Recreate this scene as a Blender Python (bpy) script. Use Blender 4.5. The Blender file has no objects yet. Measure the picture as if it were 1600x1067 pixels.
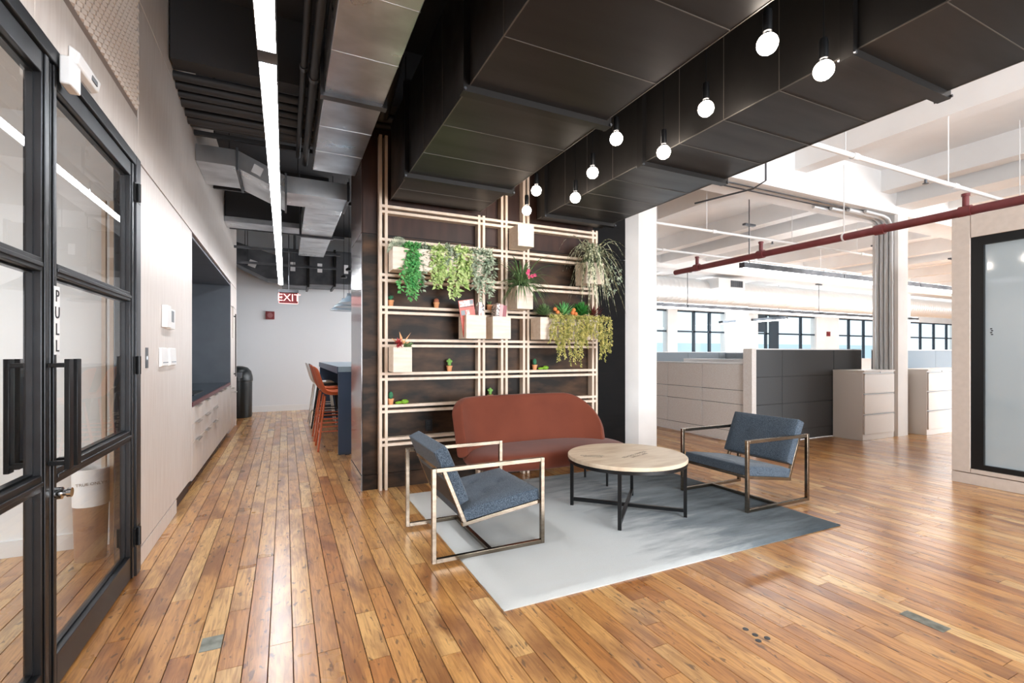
import bpy, bmesh, math, random
from mathutils import Vector, Matrix
random.seed(7)
PI = math.pi
SC = bpy.context.scene
COL = SC.collection

# ------------------------------------------------------------------ camera
cam_d = bpy.data.cameras.new('camera'); cam = bpy.data.objects.new('camera', cam_d); COL.objects.link(cam)
cam.location = (0, 0, 1.25)
cam.rotation_euler = (PI/2, 0, -math.atan(355/746.))
cam_d.sensor_width = 36; cam_d.lens = 746*36/1600.
cam_d.shift_y = 18.5/1600; cam_d.clip_start = .02; cam_d.clip_end = 200
SC.camera = cam

# ------------------------------------------------------------------ world, lights, exposure
w = bpy.data.worlds.new('world'); SC.world = w; w.use_nodes = True
bg = w.node_tree.nodes['Background']; bg.inputs[0].default_value = (.74, .90, 1, 1); bg.inputs[1].default_value = 1.25
SC.view_settings.view_transform = 'Standard'; SC.view_settings.look = 'None'
SC.view_settings.gamma = 1; SC.view_settings.exposure = 0.27; SC.view_settings.use_curve_mapping = False
SC.cycles.max_bounces = 8; SC.cycles.diffuse_bounces = 4; SC.cycles.glossy_bounces = 4
SC.cycles.transparent_max_bounces = 12; SC.cycles.sample_clamp_indirect = 6
SC.cycles.use_denoising = True; SC.cycles.caustics_reflective = False; SC.cycles.caustics_refractive = False

def area(name, loc, rot, sx, sy, power, col=(1, 1, 1)):
    l = bpy.data.lights.new(name, 'AREA'); l.shape = 'RECTANGLE'; l.size = sx; l.size_y = sy; l.energy = power; l.color = col
    o = bpy.data.objects.new(name, l); COL.objects.link(o); o.location = loc; o.rotation_euler = rot
    return o
# unseen fill lamps added behind the camera and at the office's near end
area('window_daylight_lounge', (4.6, -3.6, 1.75), (PI/2, 0, -.04), 6.5, 2.3, 500, (.90, .95, 1)).data.spread = math.radians(135)
area('window_daylight_corridor', (-.15, -3.6, 1.5), (PI/2, 0, 0), 1.1, 1.6, 10, (.92, .96, 1))
area('window_daylight_office', (18, -3.6, 1.9), (PI/2, 0, 0), 18, 2.4, 1750, (.86, .94, 1))
area('window_daylight_far', (20, 12.7, 1.9), (-PI/2, 0, 0), 20, 1.8, 650, (.84, .93, 1))
area('window_daylight_meeting', (-5.0, 1.5, 1.7), (PI/2, 0, -PI/2), 4, 2.2, 115, (.86, .94, 1))  # added fill for the meeting room; no window is modelled here
area('window_daylight_kitchen', (3.9, 9.0, 1.8), (PI/2, 0, PI/2), 4, 2.2, 150, (.92, .96, 1))  # added area lamp facing the kitchen; no window stands here

# ------------------------------------------------------------------ materials
def srgb(r, g, b):
    f = lambda c: (c/255/12.92) if c/255 <= .04045 else ((c/255+.055)/1.055)**2.4
    return (f(r), f(g), f(b), 1)
MATS = {}
def mat(name, col, rough=.5, metal=0, col2=None, scale=5, stretch=(1, 1, 1), thr=(.35, .65), detail=4, bump=0, bscale=None,
        coat=0, emit=0, spec=.5, sheen=0, rough2=None, coords='Object'):
    m = bpy.data.materials.new(name); m.use_nodes = True; nt = m.node_tree; N = nt.nodes; L = nt.links
    p = N['Principled BSDF']
    p.inputs['Base Color'].default_value = col; p.inputs['Roughness'].default_value = rough; p.inputs['Metallic'].default_value = metal
    p.inputs['Coat Weight'].default_value = coat; p.inputs['Coat Roughness'].default_value = .12
    p.inputs['Specular IOR Level'].default_value = spec; p.inputs['Sheen Weight'].default_value = sheen
    if emit: p.inputs['Emission Color'].default_value = col; p.inputs['Emission Strength'].default_value = emit
    if col2 is not None or bump:
        tc = N.new('ShaderNodeTexCoord'); mp = N.new('ShaderNodeMapping'); mp.inputs['Scale'].default_value = stretch
        L.new(tc.outputs[coords], mp.inputs[0])
        nz = N.new('ShaderNodeTexNoise'); nz.inputs['Scale'].default_value = scale; nz.inputs['Detail'].default_value = detail
        L.new(mp.outputs[0], nz.inputs['Vector'])
        if col2 is not None:
            cr = N.new('ShaderNodeValToRGB'); cr.color_ramp.elements[0].position = thr[0]; cr.color_ramp.elements[1].position = thr[1]
            cr.color_ramp.elements[0].color = col; cr.color_ramp.elements[1].color = col2
            L.new(nz.outputs[0], cr.inputs[0]); L.new(cr.outputs[0], p.inputs['Base Color'])
        if rough2 is not None:
            mr = N.new('ShaderNodeMapRange'); mr.inputs[3].default_value = rough; mr.inputs[4].default_value = rough2
            mr.inputs[1].default_value = .3; mr.inputs[2].default_value = .7
            L.new(nz.outputs[0], mr.inputs[0]); L.new(mr.outputs[0], p.inputs['Roughness'])
        if bump:
            n2 = N.new('ShaderNodeTexNoise'); n2.inputs['Scale'].default_value = bscale or scale; n2.inputs['Detail'].default_value = 3
            L.new(mp.outputs[0], n2.inputs['Vector'])
            b = N.new('ShaderNodeBump'); b.inputs['Strength'].default_value = bump; b.inputs['Distance'].default_value = .004
            L.new(n2.outputs[0], b.inputs['Height']); L.new(b.outputs[0], p.inputs['Normal'])
    MATS[name] = m
    return m
M = {}
M['laminate'] = mat('pale_laminate', srgb(222, 214, 208), .38, col2=srgb(212, 202, 195), scale=7, stretch=(6, 6, .5), detail=6)
M['laminate_dark'] = mat('perforated_panel_ground', srgb(150, 136, 128), .5)  # darker tone stands for the shadow gaps between the relief bumps
M['bump'] = mat('perforated_panel_relief', srgb(226, 214, 204), .5)
M['black_frame'] = mat('blackened_steel', srgb(78, 80, 83), .38, .9, col2=srgb(66, 66, 68), scale=3)
M['matte_black'] = mat('matte_black_metal', srgb(18, 19, 21), .38, .3)
M['duct_black'] = mat('black_painted_duct', srgb(52, 50, 49), .36, .6, col2=srgb(46, 44, 43), scale=2, stretch=(.5, 3, 2), rough2=.46, bump=.12, bscale=2)
M['duct_seam'] = mat('worn_duct_seam', srgb(112, 107, 102), .4, .7)
M['flange_black'] = mat('black_flange', srgb(40, 38, 37), .4, .6)
M['galv'] = mat('galvanised_steel', srgb(214, 216, 218), .24, 1, col2=srgb(180, 182, 185), scale=2.5, stretch=(1, 1.5, 1), rough2=.42, bump=.35, bscale=1.5)
M['galv_dull'] = mat('dull_galvanised', srgb(112, 114, 118), .4, .9, col2=srgb(80, 82, 86), scale=3, rough2=.5)
M['ceil_black'] = mat('black_ceiling', srgb(54, 55, 58), .8, bump=.3, scale=8)
M['pipe_black'] = mat('black_pipe', srgb(52, 53, 56), .5, .2)
M['white_paint'] = mat('white_concrete_paint', srgb(238, 237, 236), .55, col2=srgb(230, 229, 228), scale=1.5, bump=.25, bscale=9)
M['col_paint'] = mat('column_paint', srgb(232, 229, 226), .5, col2=srgb(222, 219, 216), scale=2, bump=.2, bscale=12)
M['back_wall'] = mat('corridor_end_wall', srgb(224, 227, 231), .6)
M['base_white'] = mat('white_baseboard', srgb(228, 229, 230), .4)
M['slate'] = mat('slate_blue_laminate', srgb(92, 98, 106), .45, col2=srgb(86, 92, 100), scale=4)
M['counter'] = mat('dark_counter', srgb(30, 40, 46), .12)
M['maroon'] = mat('maroon_edge', srgb(96, 42, 48), .4)
M['toe'] = mat('dark_toe_kick', srgb(44, 22, 20), .5)
M['nickel'] = mat('brushed_nickel', srgb(176, 170, 164), .3, 1)
M['chrome_warm'] = mat('satin_steel', srgb(150, 138, 124), .22, 1, col2=srgb(128, 116, 102), scale=10, stretch=(1, 1, 6))
M['chrome'] = mat('chrome', srgb(215, 215, 215), .12, 1)
M['plywood'] = mat('dark_stained_plywood', srgb(30, 23, 18), .5, col2=srgb(98, 70, 48), scale=3.0, stretch=(1.0, 1.2, 2.6), thr=(.40, .86), detail=9, bump=.12, spec=.2)
M['plywood_top'] = mat('brown_plywood_upper', srgb(46, 32, 28), .5, col2=srgb(66, 45, 38), scale=2, stretch=(5, 5, .7), detail=5, spec=.25)
M['plywood_black'] = mat('black_stained_plywood', srgb(10, 10, 11), .6, col2=srgb(20, 18, 18), spec=.12, scale=2.4, stretch=(1.2, 1.2, 7), thr=(.38, .78), detail=7)  # near-black tone puts the duct's shade into the end panel's colour
M['ash'] = mat('bleached_ash_wood', srgb(232, 214, 196), .5, col2=srgb(220, 199, 178), scale=6, stretch=(3, 3, 1), detail=5)
M['ash_box'] = mat('bleached_ash_box', srgb(234, 219, 203), .5, col2=srgb(222, 203, 184), scale=7, stretch=(.8, 3, 5), detail=6)
M['velvet'] = mat('rust_velvet', srgb(118, 60, 42), .8, col2=srgb(102, 50, 35), scale=2.5, spec=.2, sheen=.12, thr=(.3, .7), bump=.1, bscale=300)
M['fabric'] = mat('blue_grey_wool', srgb(96, 109, 122), .95, col2=srgb(46, 57, 70), scale=230, thr=(.36, .64), detail=2, bump=.6, bscale=150, sheen=.15, spec=.2)
M['fabric_back'] = mat('brown_backing_cloth', srgb(70, 62, 56), .9)
M['table_wood'] = mat('mango_wood_top', srgb(222, 204, 180), .45, col2=srgb(186, 158, 128), scale=3.2, stretch=(1.2, 5, 1), thr=(.42, .85), detail=8)
M['ink'] = mat('faded_black_stencil', srgb(120, 105, 90), .6)
M['ink_dark'] = mat('black_ink', srgb(20, 20, 24), .5)
M['white_plastic'] = mat('white_plastic', srgb(238, 238, 238), .35)
M['grey_plastic'] = mat('grey_plastic', srgb(120, 125, 130), .4)
M['red_pipe'] = mat('maroon_painted_pipe', srgb(124, 58, 60), .42, col2=srgb(112, 50, 52), scale=6)
M['white_pipe'] = mat('white_painted_pipe', srgb(232, 231, 230), .4)
M['conduit'] = mat('steel_conduit', srgb(208, 209, 210), .4, .1)
M['spiral'] = mat('white_spiral_duct', srgb(226, 226, 225), .35, .3)
M['cubicle_light'] = mat('cream_partition', srgb(216, 212, 208), .6, col2=srgb(208, 200, 194), scale=60)
M['cubicle_dark'] = mat('charcoal_partition_fabric', srgb(84, 86, 88), .95, col2=srgb(66, 68, 70), scale=140, thr=(.3, .7), bump=.3)
M['cubicle_blue'] = mat('grey_blue_partition_fabric', srgb(140, 152, 162), .95, col2=srgb(126, 138, 148), scale=140, thr=(.3, .7))
M['cabinet_white'] = mat('off_white_steel', srgb(228, 223, 218), .4)
M['door_trim'] = mat('beige_office_panel', srgb(205, 193, 183), .5, col2=srgb(198, 186, 176), scale=20)
M['window_frame'] = mat('dark_window_steel', srgb(30, 48, 62), .5)
M['blind'] = mat('window_pane_blind', srgb(225, 235, 240), .6)
M['bar_blue'] = mat('slate_bar', srgb(62, 80, 106), .4)
M['bar_top'] = mat('bar_top', srgb(150, 170, 185), .3)
M['orange'] = mat('orange_stool', srgb(206, 104, 66), .45)
M['stool_white'] = mat('white_stool', srgb(225, 222, 220), .45)
M['bin'] = mat('black_bin', srgb(14, 20, 22), .35)
M['red_dark'] = mat('dark_red_plastic', srgb(120, 28, 34), .5)
M['terracotta'] = mat('terracotta', srgb(226, 164, 116), .8, col2=srgb(210, 144, 98), scale=30)
M['soil'] = mat('soil', srgb(60, 44, 34), .95)
M['cactus'] = mat('cactus_green', srgb(66, 138, 100), .7, col2=srgb(40, 104, 72), scale=120)
M['cactus_light'] = mat('cactus_light_green', srgb(140, 186, 100), .7, col2=srgb(104, 158, 76), scale=90)
M['lime'] = mat('lime_green_pad', srgb(132, 178, 44), .6, col2=srgb(112, 160, 38), scale=60)
M['leaf_green'] = mat('leaf_bright_green', srgb(72, 156, 84), .45, col2=srgb(136, 202, 124), scale=25)
M['leaf_lime'] = mat('leaf_yellow_green', srgb(158, 192, 104), .5, col2=srgb(222, 230, 170), scale=22)
M['leaf_grey'] = mat('leaf_grey_green', srgb(104, 126, 100), .55, col2=srgb(206, 216, 190), scale=22)
M['leaf_olive'] = mat('leaf_olive', srgb(132, 132, 58), .55, col2=srgb(214, 200, 120), scale=26)
M['leaf_dark'] = mat('leaf_dark_green', srgb(66, 96, 56), .5, col2=srgb(120, 148, 96), scale=20)
M['leaf_stripe'] = mat('striped_blade', srgb(62, 80, 48), .5, col2=srgb(222, 222, 190), scale=70, stretch=(1, 1, .3), thr=(.47, .53))
M['pink'] = mat('pink_petal', srgb(226, 88, 128), .6)
M['redflower'] = mat('crimson_petal', srgb(176, 44, 56), .6, col2=srgb(214, 90, 90), scale=60)
M['peach'] = mat('peach_petal', srgb(232, 174, 124), .6)
M['orange_fruit'] = mat('orange_succulent', srgb(220, 128, 70), .6)
M['tin'] = mat('worn_tin_patch', srgb(150, 152, 142), .4, .6, col2=srgb(110, 112, 104), scale=20)
M['paper'] = mat('paper_pages', srgb(236, 230, 224), .8)
M['tan_sticker'] = mat('duct_label', srgb(214, 214, 216), .6)
M['brass'] = mat('brass_bolt', srgb(190, 170, 130), .25, 1)

def emit_mat(name, col, s):
    m = bpy.data.materials.new(name); m.use_nodes = True; nt = m.node_tree; nt.nodes.clear()
    e = nt.nodes.new('ShaderNodeEmission'); e.inputs[0].default_value = (*col, 1); e.inputs[1].default_value = s
    o = nt.nodes.new('ShaderNodeOutputMaterial'); nt.links.new(e.outputs[0], o.inputs[0]); return m
M['strip'] = emit_mat('led_strip_diffuser', (.95, .97, 1), 38)
M['office_strip'] = emit_mat('office_light_diffuser', (1, 1, 1), 16)
M['uplight'] = emit_mat('office_uplight_lens', (.9, .95, 1), 13)  # glow added on top of the office lights to brighten the ceiling
M['bulb'] = emit_mat('opal_bulb', (1, .88, .76), 42)
M['exit_glow'] = emit_mat('exit_letter_glow', (1, .55, .52), 1.8)
M['cone_glow'] = emit_mat('cone_lamp_glow', (.9, 1, 1), 6)

def glass(name, tint=(.97, .98, .98), extra=0.0, rough=0.0):
    m = bpy.data.materials.new(name); m.use_nodes = True; nt = m.node_tree; N = nt.nodes; L = nt.links; N.clear()
    o = N.new('ShaderNodeOutputMaterial'); mx = N.new('ShaderNodeMixShader'); t = N.new('ShaderNodeBsdfTransparent')
    g = N.new('ShaderNodeBsdfGlossy'); fr = N.new('ShaderNodeFresnel'); fr.inputs[0].default_value = 1.45
    t.inputs[0].default_value = (*tint, 1); g.inputs['Roughness'].default_value = rough
    geo = N.new('ShaderNodeNewGeometry'); sb = N.new('ShaderNodeMath'); sb.operation = 'SUBTRACT'; sb.inputs[0].default_value = 1
    ml = N.new('ShaderNodeMath'); ml.operation = 'MULTIPLY'; L.new(geo.outputs['Backfacing'], sb.inputs[1]); L.new(sb.outputs[0], ml.inputs[0]); L.new(fr.outputs[0], ml.inputs[1])
    L.new(ml.outputs[0], mx.inputs[0]); L.new(t.outputs[0], mx.inputs[1]); L.new(g.outputs[0], mx.inputs[2]); L.new(mx.outputs[0], o.inputs[0])
    return m
M['glass'] = glass('clear_glass')
# frosted glass: real scattering pane with a glossy face
M['frosted'] = mat('frosted_glass', srgb(178, 188, 192), .07, spec=.9, col2=srgb(166, 178, 184), scale=.8)
M['frosted'].node_tree.nodes['Principled BSDF'].inputs['Subsurface Weight'].default_value = 0

def floor_mat():
    m = bpy.data.materials.new('worn_maple_boards'); m.use_nodes = True; nt = m.node_tree; N = nt.nodes; L = nt.links
    p = N['Principled BSDF']
    at = N.new('ShaderNodeAttribute'); at.attribute_name = 'tone'
    geo = N.new('ShaderNodeNewGeometry')
    off = N.new('ShaderNodeVectorMath'); off.operation = 'MULTIPLY_ADD'
    off.inputs[1].default_value = (37, 61, 13)
    L.new(at.outputs['Color'], off.inputs[0]); L.new(geo.outputs['Position'], off.inputs[2])
    def noise(scale, st, detail=5, dist=0):
        mp = N.new('ShaderNodeMapping'); mp.inputs['Scale'].default_value = st; L.new(off.outputs[0], mp.inputs[0])
        n = N.new('ShaderNodeTexNoise'); n.inputs['Scale'].default_value = scale; n.inputs['Detail'].default_value = detail
        n.inputs['Distortion'].default_value = dist
        L.new(mp.outputs[0], n.inputs['Vector']); return n
    def ramp(src, e):
        c = N.new('ShaderNodeValToRGB'); els = c.color_ramp.elements
        while len(els) < len(e): els.new(.5)
        for i, (pos, col) in enumerate(e): els[i].position = pos; els[i].color = col
        L.new(src, c.inputs[0]); return c
    sep = N.new('ShaderNodeSeparateColor'); L.new(at.outputs['Color'], sep.inputs[0])
    base = ramp(sep.outputs[0], [(0, srgb(184, 120, 60)), (.3, srgb(206, 148, 84)), (.7, srgb(218, 164, 98)), (1, srgb(232, 190, 128))])
    grain = noise(9, (7, .55, 1), 7, 1.2)
    gm = ramp(grain.outputs[0], [(.30, (.46, .36, .27, 1)), (.55, (.97, .95, .92, 1)), (.8, (1.1, 1.1, 1.08, 1))])
    mul = N.new('ShaderNodeMix'); mul.data_type = 'RGBA'; mul.blend_type = 'MULTIPLY'; mul.inputs[0].default_value = .8
    L.new(base.outputs[0], mul.inputs[6]); L.new(gm.outputs[0], mul.inputs[7])
    st = noise(1.9, (2.6, .9, 1), 8, .9)
    stm = ramp(st.outputs[0], [(.47, (0, 0, 0, 1)), (.66, (1, 1, 1, 1))])
    stain = N.new('ShaderNodeMix'); stain.data_type = 'RGBA'
    sf = N.new('ShaderNodeMath'); sf.operation = 'MULTIPLY'; sf.inputs[1].default_value = .72
    L.new(stm.outputs[0], sf.inputs[0]); L.new(sf.outputs[0], stain.inputs[0])
    L.new(mul.outputs[2], stain.inputs[6]); stain.inputs[7].default_value = srgb(118, 62, 26)
    sp = noise(22, (1.8, .6, 1), 4, .5)
    spm = ramp(sp.outputs[0], [(.62, (0, 0, 0, 1)), (.68, (1, 1, 1, 1))])
    dark = N.new('ShaderNodeMix'); dark.data_type = 'RGBA'
    s2 = N.new('ShaderNodeMath'); s2.operation = 'MULTIPLY'; s2.inputs[1].default_value = .7
    L.new(spm.outputs[0], s2.inputs[0]); L.new(s2.outputs[0], dark.inputs[0])
    L.new(stain.outputs[2], dark.inputs[6]); dark.inputs[7].default_value = srgb(78, 50, 34)
    L.new(dark.outputs[2], p.inputs['Base Color'])
    rr = noise(2.5, (1, 1, 1), 4)
    mr = N.new('ShaderNodeMapRange'); mr.inputs[1].default_value = .3; mr.inputs[2].default_value = .7
    mr.inputs[3].default_value = .26; mr.inputs[4].default_value = .42
    L.new(rr.outputs[0], mr.inputs[0]); L.new(mr.outputs[0], p.inputs['Roughness'])
    b = N.new('ShaderNodeBump'); b.inputs['Strength'].default_value = .22; b.inputs['Distance'].default_value = .002
    L.new(grain.outputs[0], b.inputs['Height']); L.new(b.outputs[0], p.inputs['Normal'])
    p.inputs['Specular IOR Level'].default_value = .6; p.inputs['Coat Weight'].default_value = .75; p.inputs['Coat Roughness'].default_value = .22; p.inputs['Coat IOR'].default_value = 1.6
    return m
M['boards'] = floor_mat()
M['subfloor'] = mat('dark_board_gaps', srgb(34, 24, 16), .9)

def rug_mat():
    m = bpy.data.materials.new('ombre_viscose_rug'); m.use_nodes = True; nt = m.node_tree; N = nt.nodes; L = nt.links
    p = N['Principled BSDF']; tc = N.new('ShaderNodeTexCoord'); sx = N.new('ShaderNodeSeparateXYZ')
    L.new(tc.outputs['Object'], sx.inputs[0])
    nz = N.new('ShaderNodeTexNoise'); nz.inputs['Scale'].default_value = 2.2; nz.inputs['Detail'].default_value = 7
    mp = N.new('ShaderNodeMapping'); mp.inputs['Scale'].default_value = (.7, 3.2, 1); L.new(tc.outputs['Object'], mp.inputs[0]); L.new(mp.outputs[0], nz.inputs['Vector'])
    ma = N.new('ShaderNodeMath'); ma.operation = 'MULTIPLY_ADD'; ma.inputs[1].default_value = 1.2
    L.new(nz.outputs[0], ma.inputs[0]); L.new(sx.outputs[0], ma.inputs[2])
    n3 = N.new('ShaderNodeTexNoise'); n3.inputs['Scale'].default_value = 7; n3.inputs['Detail'].default_value = 8; n3.inputs['Roughness'].default_value = .7
    mp3 = N.new('ShaderNodeMapping'); mp3.inputs['Scale'].default_value = (.5, 2.5, 1); L.new(tc.outputs['Object'], mp3.inputs[0]); L.new(mp3.outputs[0], n3.inputs['Vector'])
    mb = N.new('ShaderNodeMath'); mb.operation = 'MULTIPLY_ADD'; mb.inputs[1].default_value = .9; L.new(n3.outputs[0], mb.inputs[0]); L.new(ma.outputs[0], mb.inputs[2]); ma = mb
    mr = N.new('ShaderNodeMapRange'); mr.inputs[1].default_value = -.15; mr.inputs[2].default_value = 2.25; L.new(ma.outputs[0], mr.inputs[0])
    c = N.new('ShaderNodeValToRGB'); e = c.color_ramp.elements
    e[0].position = 0; e[0].color = srgb(204, 205, 202); e[1].position = 1; e[1].color = srgb(54, 64, 70)
    x = e.new(.42); x.color = srgb(204, 208, 208); x = e.new(.68); x.color = srgb(122, 132, 138)
    L.new(mr.outputs[0], c.inputs[0]); L.new(c.outputs[0], p.inputs['Base Color'])
    p.inputs['Roughness'].default_value = .9; p.inputs['Sheen Weight'].default_value = .08; p.inputs['Specular IOR Level'].default_value = .2
    n2 = N.new('ShaderNodeTexNoise'); n2.inputs['Scale'].default_value = 220; L.new(tc.outputs['Object'], n2.inputs['Vector'])
    b = N.new('ShaderNodeBump'); b.inputs['Strength'].default_value = .5; b.inputs['Distance'].default_value = .004
    L.new(n2.outputs[0], b.inputs['Height']); L.new(b.outputs[0], p.inputs['Normal'])
    return m
M['rug'] = rug_mat()

# ------------------------------------------------------------------ mesh helpers
class B:
    def __init__(s): s.v = []; s.f = []
    def add(s, vs, fs):
        n = len(s.v); s.v += [tuple(q) for q in vs]; s.f += [tuple(i+n for i in f) for f in fs]; return s
    def box(s, x0, x1, y0, y1, z0, z1):
        if x0 > x1: x0, x1 = x1, x0
        if y0 > y1: y0, y1 = y1, y0
        if z0 > z1: z0, z1 = z1, z0
        return s.add([(x0, y0, z0), (x1, y0, z0), (x1, y1, z0), (x0, y1, z0), (x0, y0, z1), (x1, y0, z1), (x1, y1, z1), (x0, y1, z1)],
                     [(0, 3, 2, 1), (4, 5, 6, 7), (0, 1, 5, 4), (1, 2, 6, 5), (2, 3, 7, 6), (3, 0, 4, 7)])
    def prism(s, poly, axis, a, b):
        # poly in the plane of the two other axes, extruded along axis from a to b
        def P(p, t): return {'x': (t, p[0], p[1]), 'y': (p[0], t, p[1]), 'z': (p[0], p[1], t)}[axis]
        n = len(poly); vs = [P(p, a) for p in poly]+[P(p, b) for p in poly]
        fs = [tuple(range(n)), tuple(range(2*n-1, n-1, -1))]+[(i, i+n, (i+1) % n+n, (i+1) % n) for i in range(n)]
        return s.add(vs, fs)
    def tube(s, path, r, n=8, caps=True):
        path = [Vector(p) for p in path]; m = len(path)
        rs = r if isinstance(r, (list, tuple)) else [r]*m
        vs = []; up = None
        for i, p in enumerate(path):
            t = (path[min(i+1, m-1)]-path[max(i-1, 0)]).normalized()
            if up is None:
                up = t.orthogonal().normalized()
            else:
                up = (up-t*up.dot(t)); up = up.normalized() if up.length > 1e-6 else t.orthogonal().normalized()
            sd = t.cross(up)
            for k in range(n):
                a = 2*PI*k/n+PI/n; vs.append(p+up*math.cos(a)*rs[i]+sd*math.sin(a)*rs[i])
        fs = [(i*n+k, i*n+(k+1) % n, (i+1)*n+(k+1) % n, (i+1)*n+k) for i in range(m-1) for k in range(n)]
        if caps: fs += [tuple(range(n-1, -1, -1)), tuple(range((m-1)*n, m*n))]
        return s.add(vs, fs)
    def lathe(s, prof, c=(0, 0, 0), n=16, axis='z'):
        vs = []
        for r, h in prof:
            for k in range(n):
                a = 2*PI*k/n; q = {'z': (r*math.cos(a), r*math.sin(a), h), 'x': (h, r*math.cos(a), r*math.sin(a)), 'y': (r*math.cos(a), h, -r*math.sin(a))}[axis]
                vs.append((c[0]+q[0], c[1]+q[1], c[2]+q[2]))
        m = len(prof)
        fs = [(i*n+k, i*n+(k+1) % n, (i+1)*n+(k+1) % n, (i+1)*n+k) for i in range(m-1) for k in range(n)]
        if prof[0][0] > 1e-5: fs.append(tuple(range(n-1, -1, -1)))
        if prof[-1][0] > 1e-5: fs.append(tuple(range((m-1)*n, m*n)))
        return s.add(vs, fs)
    def leaf(s, p, d, up, L, W, fold=.15):
        p = Vector(p); d = Vector(d).normalized(); sd = d.cross(Vector(up))
        sd = sd.normalized() if sd.length > 1e-4 else d.orthogonal().normalized()
        nn = sd.cross(d)
        q = [p, p+d*L*.45+sd*W*.5+nn*W*fold, p+d*L, p+d*L*.45-sd*W*.5+nn*W*fold, p+d*L*.5]
        return s.add(q, [(0, 1, 4), (1, 2, 4), (2, 3, 4), (3, 0, 4)])
    def ball(s, c, r, n=12, m=8, sc=(1, 1, 1)):
        prof = [(max(r*math.sin(PI*i/m), 1e-6 if i in (0, m) else 0), -r*math.cos(PI*i/m)) for i in range(m+1)]
        k = len(s.v); s.lathe(prof, (0, 0, 0), n)
        for i in range(k, len(s.v)):
            v = s.v[i]; s.v[i] = (c[0]+v[0]*sc[0], c[1]+v[1]*sc[1], c[2]+v[2]*sc[2])
        return s
    def xf(s, mtx, k=0):
        for i in range(k, len(s.v)): s.v[i] = tuple(mtx @ Vector(s.v[i]))
        return s

WL = {}
def props(o, label=None, cat=None, group=None, kind=None):
    if label: o['label'] = label
    if cat: o['category'] = cat
    if group: o['group'] = group
    if kind: o['kind'] = kind
    return o
def build(name, b, m, parent=None, label=None, cat=None, group=None, kind=None, bevel=0, seg=2, smooth=False, ang=40, sub=0, solid=0):
    xs = [v[0] for v in b.v]; ys = [v[1] for v in b.v]; zs = [v[2] for v in b.v]
    org = WL[parent.name] if parent else Vector(((min(xs)+max(xs))/2, (min(ys)+max(ys))/2, min(zs)))
    me = bpy.data.meshes.new(name)
    me.from_pydata([(v[0]-org.x, v[1]-org.y, v[2]-org.z) for v in b.v], [], b.f); me.validate()
    me.materials.append(M[m] if isinstance(m, str) else m)
    bm = bmesh.new(); bm.from_mesh(me); bmesh.ops.recalc_face_normals(bm, faces=bm.faces); bm.to_mesh(me); bm.free()
    o = bpy.data.objects.new(name, me); COL.objects.link(o)
    if parent: o.parent = parent; WL[o.name] = WL[parent.name]
    else: o.location = org; WL[o.name] = org
    if smooth or bevel:
        for p in me.polygons: p.use_smooth = True
        if not sub: me.set_sharp_from_angle(angle=math.radians(ang))
    if solid:
        s = o.modifiers.new('solid', 'SOLIDIFY'); s.thickness = solid; s.offset = 0
    if bevel:
        bv = o.modifiers.new('bevel', 'BEVEL'); bv.width = bevel; bv.segments = seg; bv.limit_method = 'ANGLE'; bv.harden_normals = False
    if sub:
        sd = o.modifiers.new('sub', 'SUBSURF'); sd.levels = sub; sd.render_levels = sub
    return props(o, label, cat, group, kind)
def root(name, loc, label=None, cat=None, group=None, kind=None):
    o = bpy.data.objects.new(name, None); COL.objects.link(o); o.location = loc; o.empty_display_size = .1
    WL[o.name] = Vector(loc); return props(o, label, cat, group, kind)
def dup(o, loc=None, rz=None, label=None, parent=None):
    c = o.copy(); COL.objects.link(c)
    if parent: c.parent = parent
    for ch in list(o.children): dup(ch, parent=c)
    if loc is not None: c.location = loc
    if rz is not None: c.rotation_euler = (0, 0, rz)
    if label: c['label'] = label
    WL[c.name] = Vector(loc) if loc is not None else WL.get(o.name)
    return c
def text(name, body, size, loc, rot, m, parent, ext=.0008, align='CENTER', spacing=1):
    c = bpy.data.curves.new(name, 'FONT'); c.body = body; c.size = size; c.extrude = ext; c.align_x = align; c.align_y = 'CENTER'
    c.space_line = spacing; c.resolution_u = 3
    tmp = bpy.data.objects.new('tmp_text', c); COL.objects.link(tmp)
    me = bpy.data.meshes.new_from_object(tmp.evaluated_get(bpy.context.evaluated_depsgraph_get()))
    bpy.data.objects.remove(tmp); me.name = name; me.materials.clear(); me.materials.append(M[m])
    o = bpy.data.objects.new(name, me); COL.objects.link(o)
    o.parent = parent; o.location = Vector(loc)-WL[parent.name]; o.rotation_euler = rot; WL[o.name] = Vector(loc)
    return o

# ================================================================== FLOOR
fl = root('floor', (0, 0, 0), 'worn honey coloured narrow maple boards running down the corridor', None, None, 'structure')
build('subfloor', B().box(-5.2, 34, -4, 13.2, -.05, -.006), 'subfloor', fl)
def board_mesh(name, boards):
    vs = []; fs = []; cols = []
    for (x0, x1, y0, y1, t, u, dz) in boards:
        n = len(vs); e = .0012
        vs += [(x0, y0, -.02), (x1, y0, -.02), (x1, y1, -.02), (x0, y1, -.02),
               (x0, y0, dz-.002), (x1, y0, dz-.002), (x1, y1, dz-.002), (x0, y1, dz-.002),
               (x0+e, y0, dz), (x1-e, y0, dz), (x1-e, y1, dz), (x0+e, y1, dz)]
        fs += [tuple(i+n for i in f) for f in [(8, 9, 10, 11), (0, 1, 5, 4), (1, 2, 6, 5), (2, 3, 7, 6), (3, 0, 4, 7), (4, 5, 9, 8), (5, 6, 10, 9), (6, 7, 11, 10), (7, 4, 8, 11)]]
        cols += [(t, u, (t*7.3+u*3.1) % 1, 1)]*12
    me = bpy.data.meshes.new(name); me.from_pydata(vs, [], fs)
    a = me.color_attributes.new('tone', 'FLOAT_COLOR', 'POINT')
    a.data.foreach_set('color', [c for q in cols for c in q])
    me.materials.append(M['boards']); return me
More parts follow.
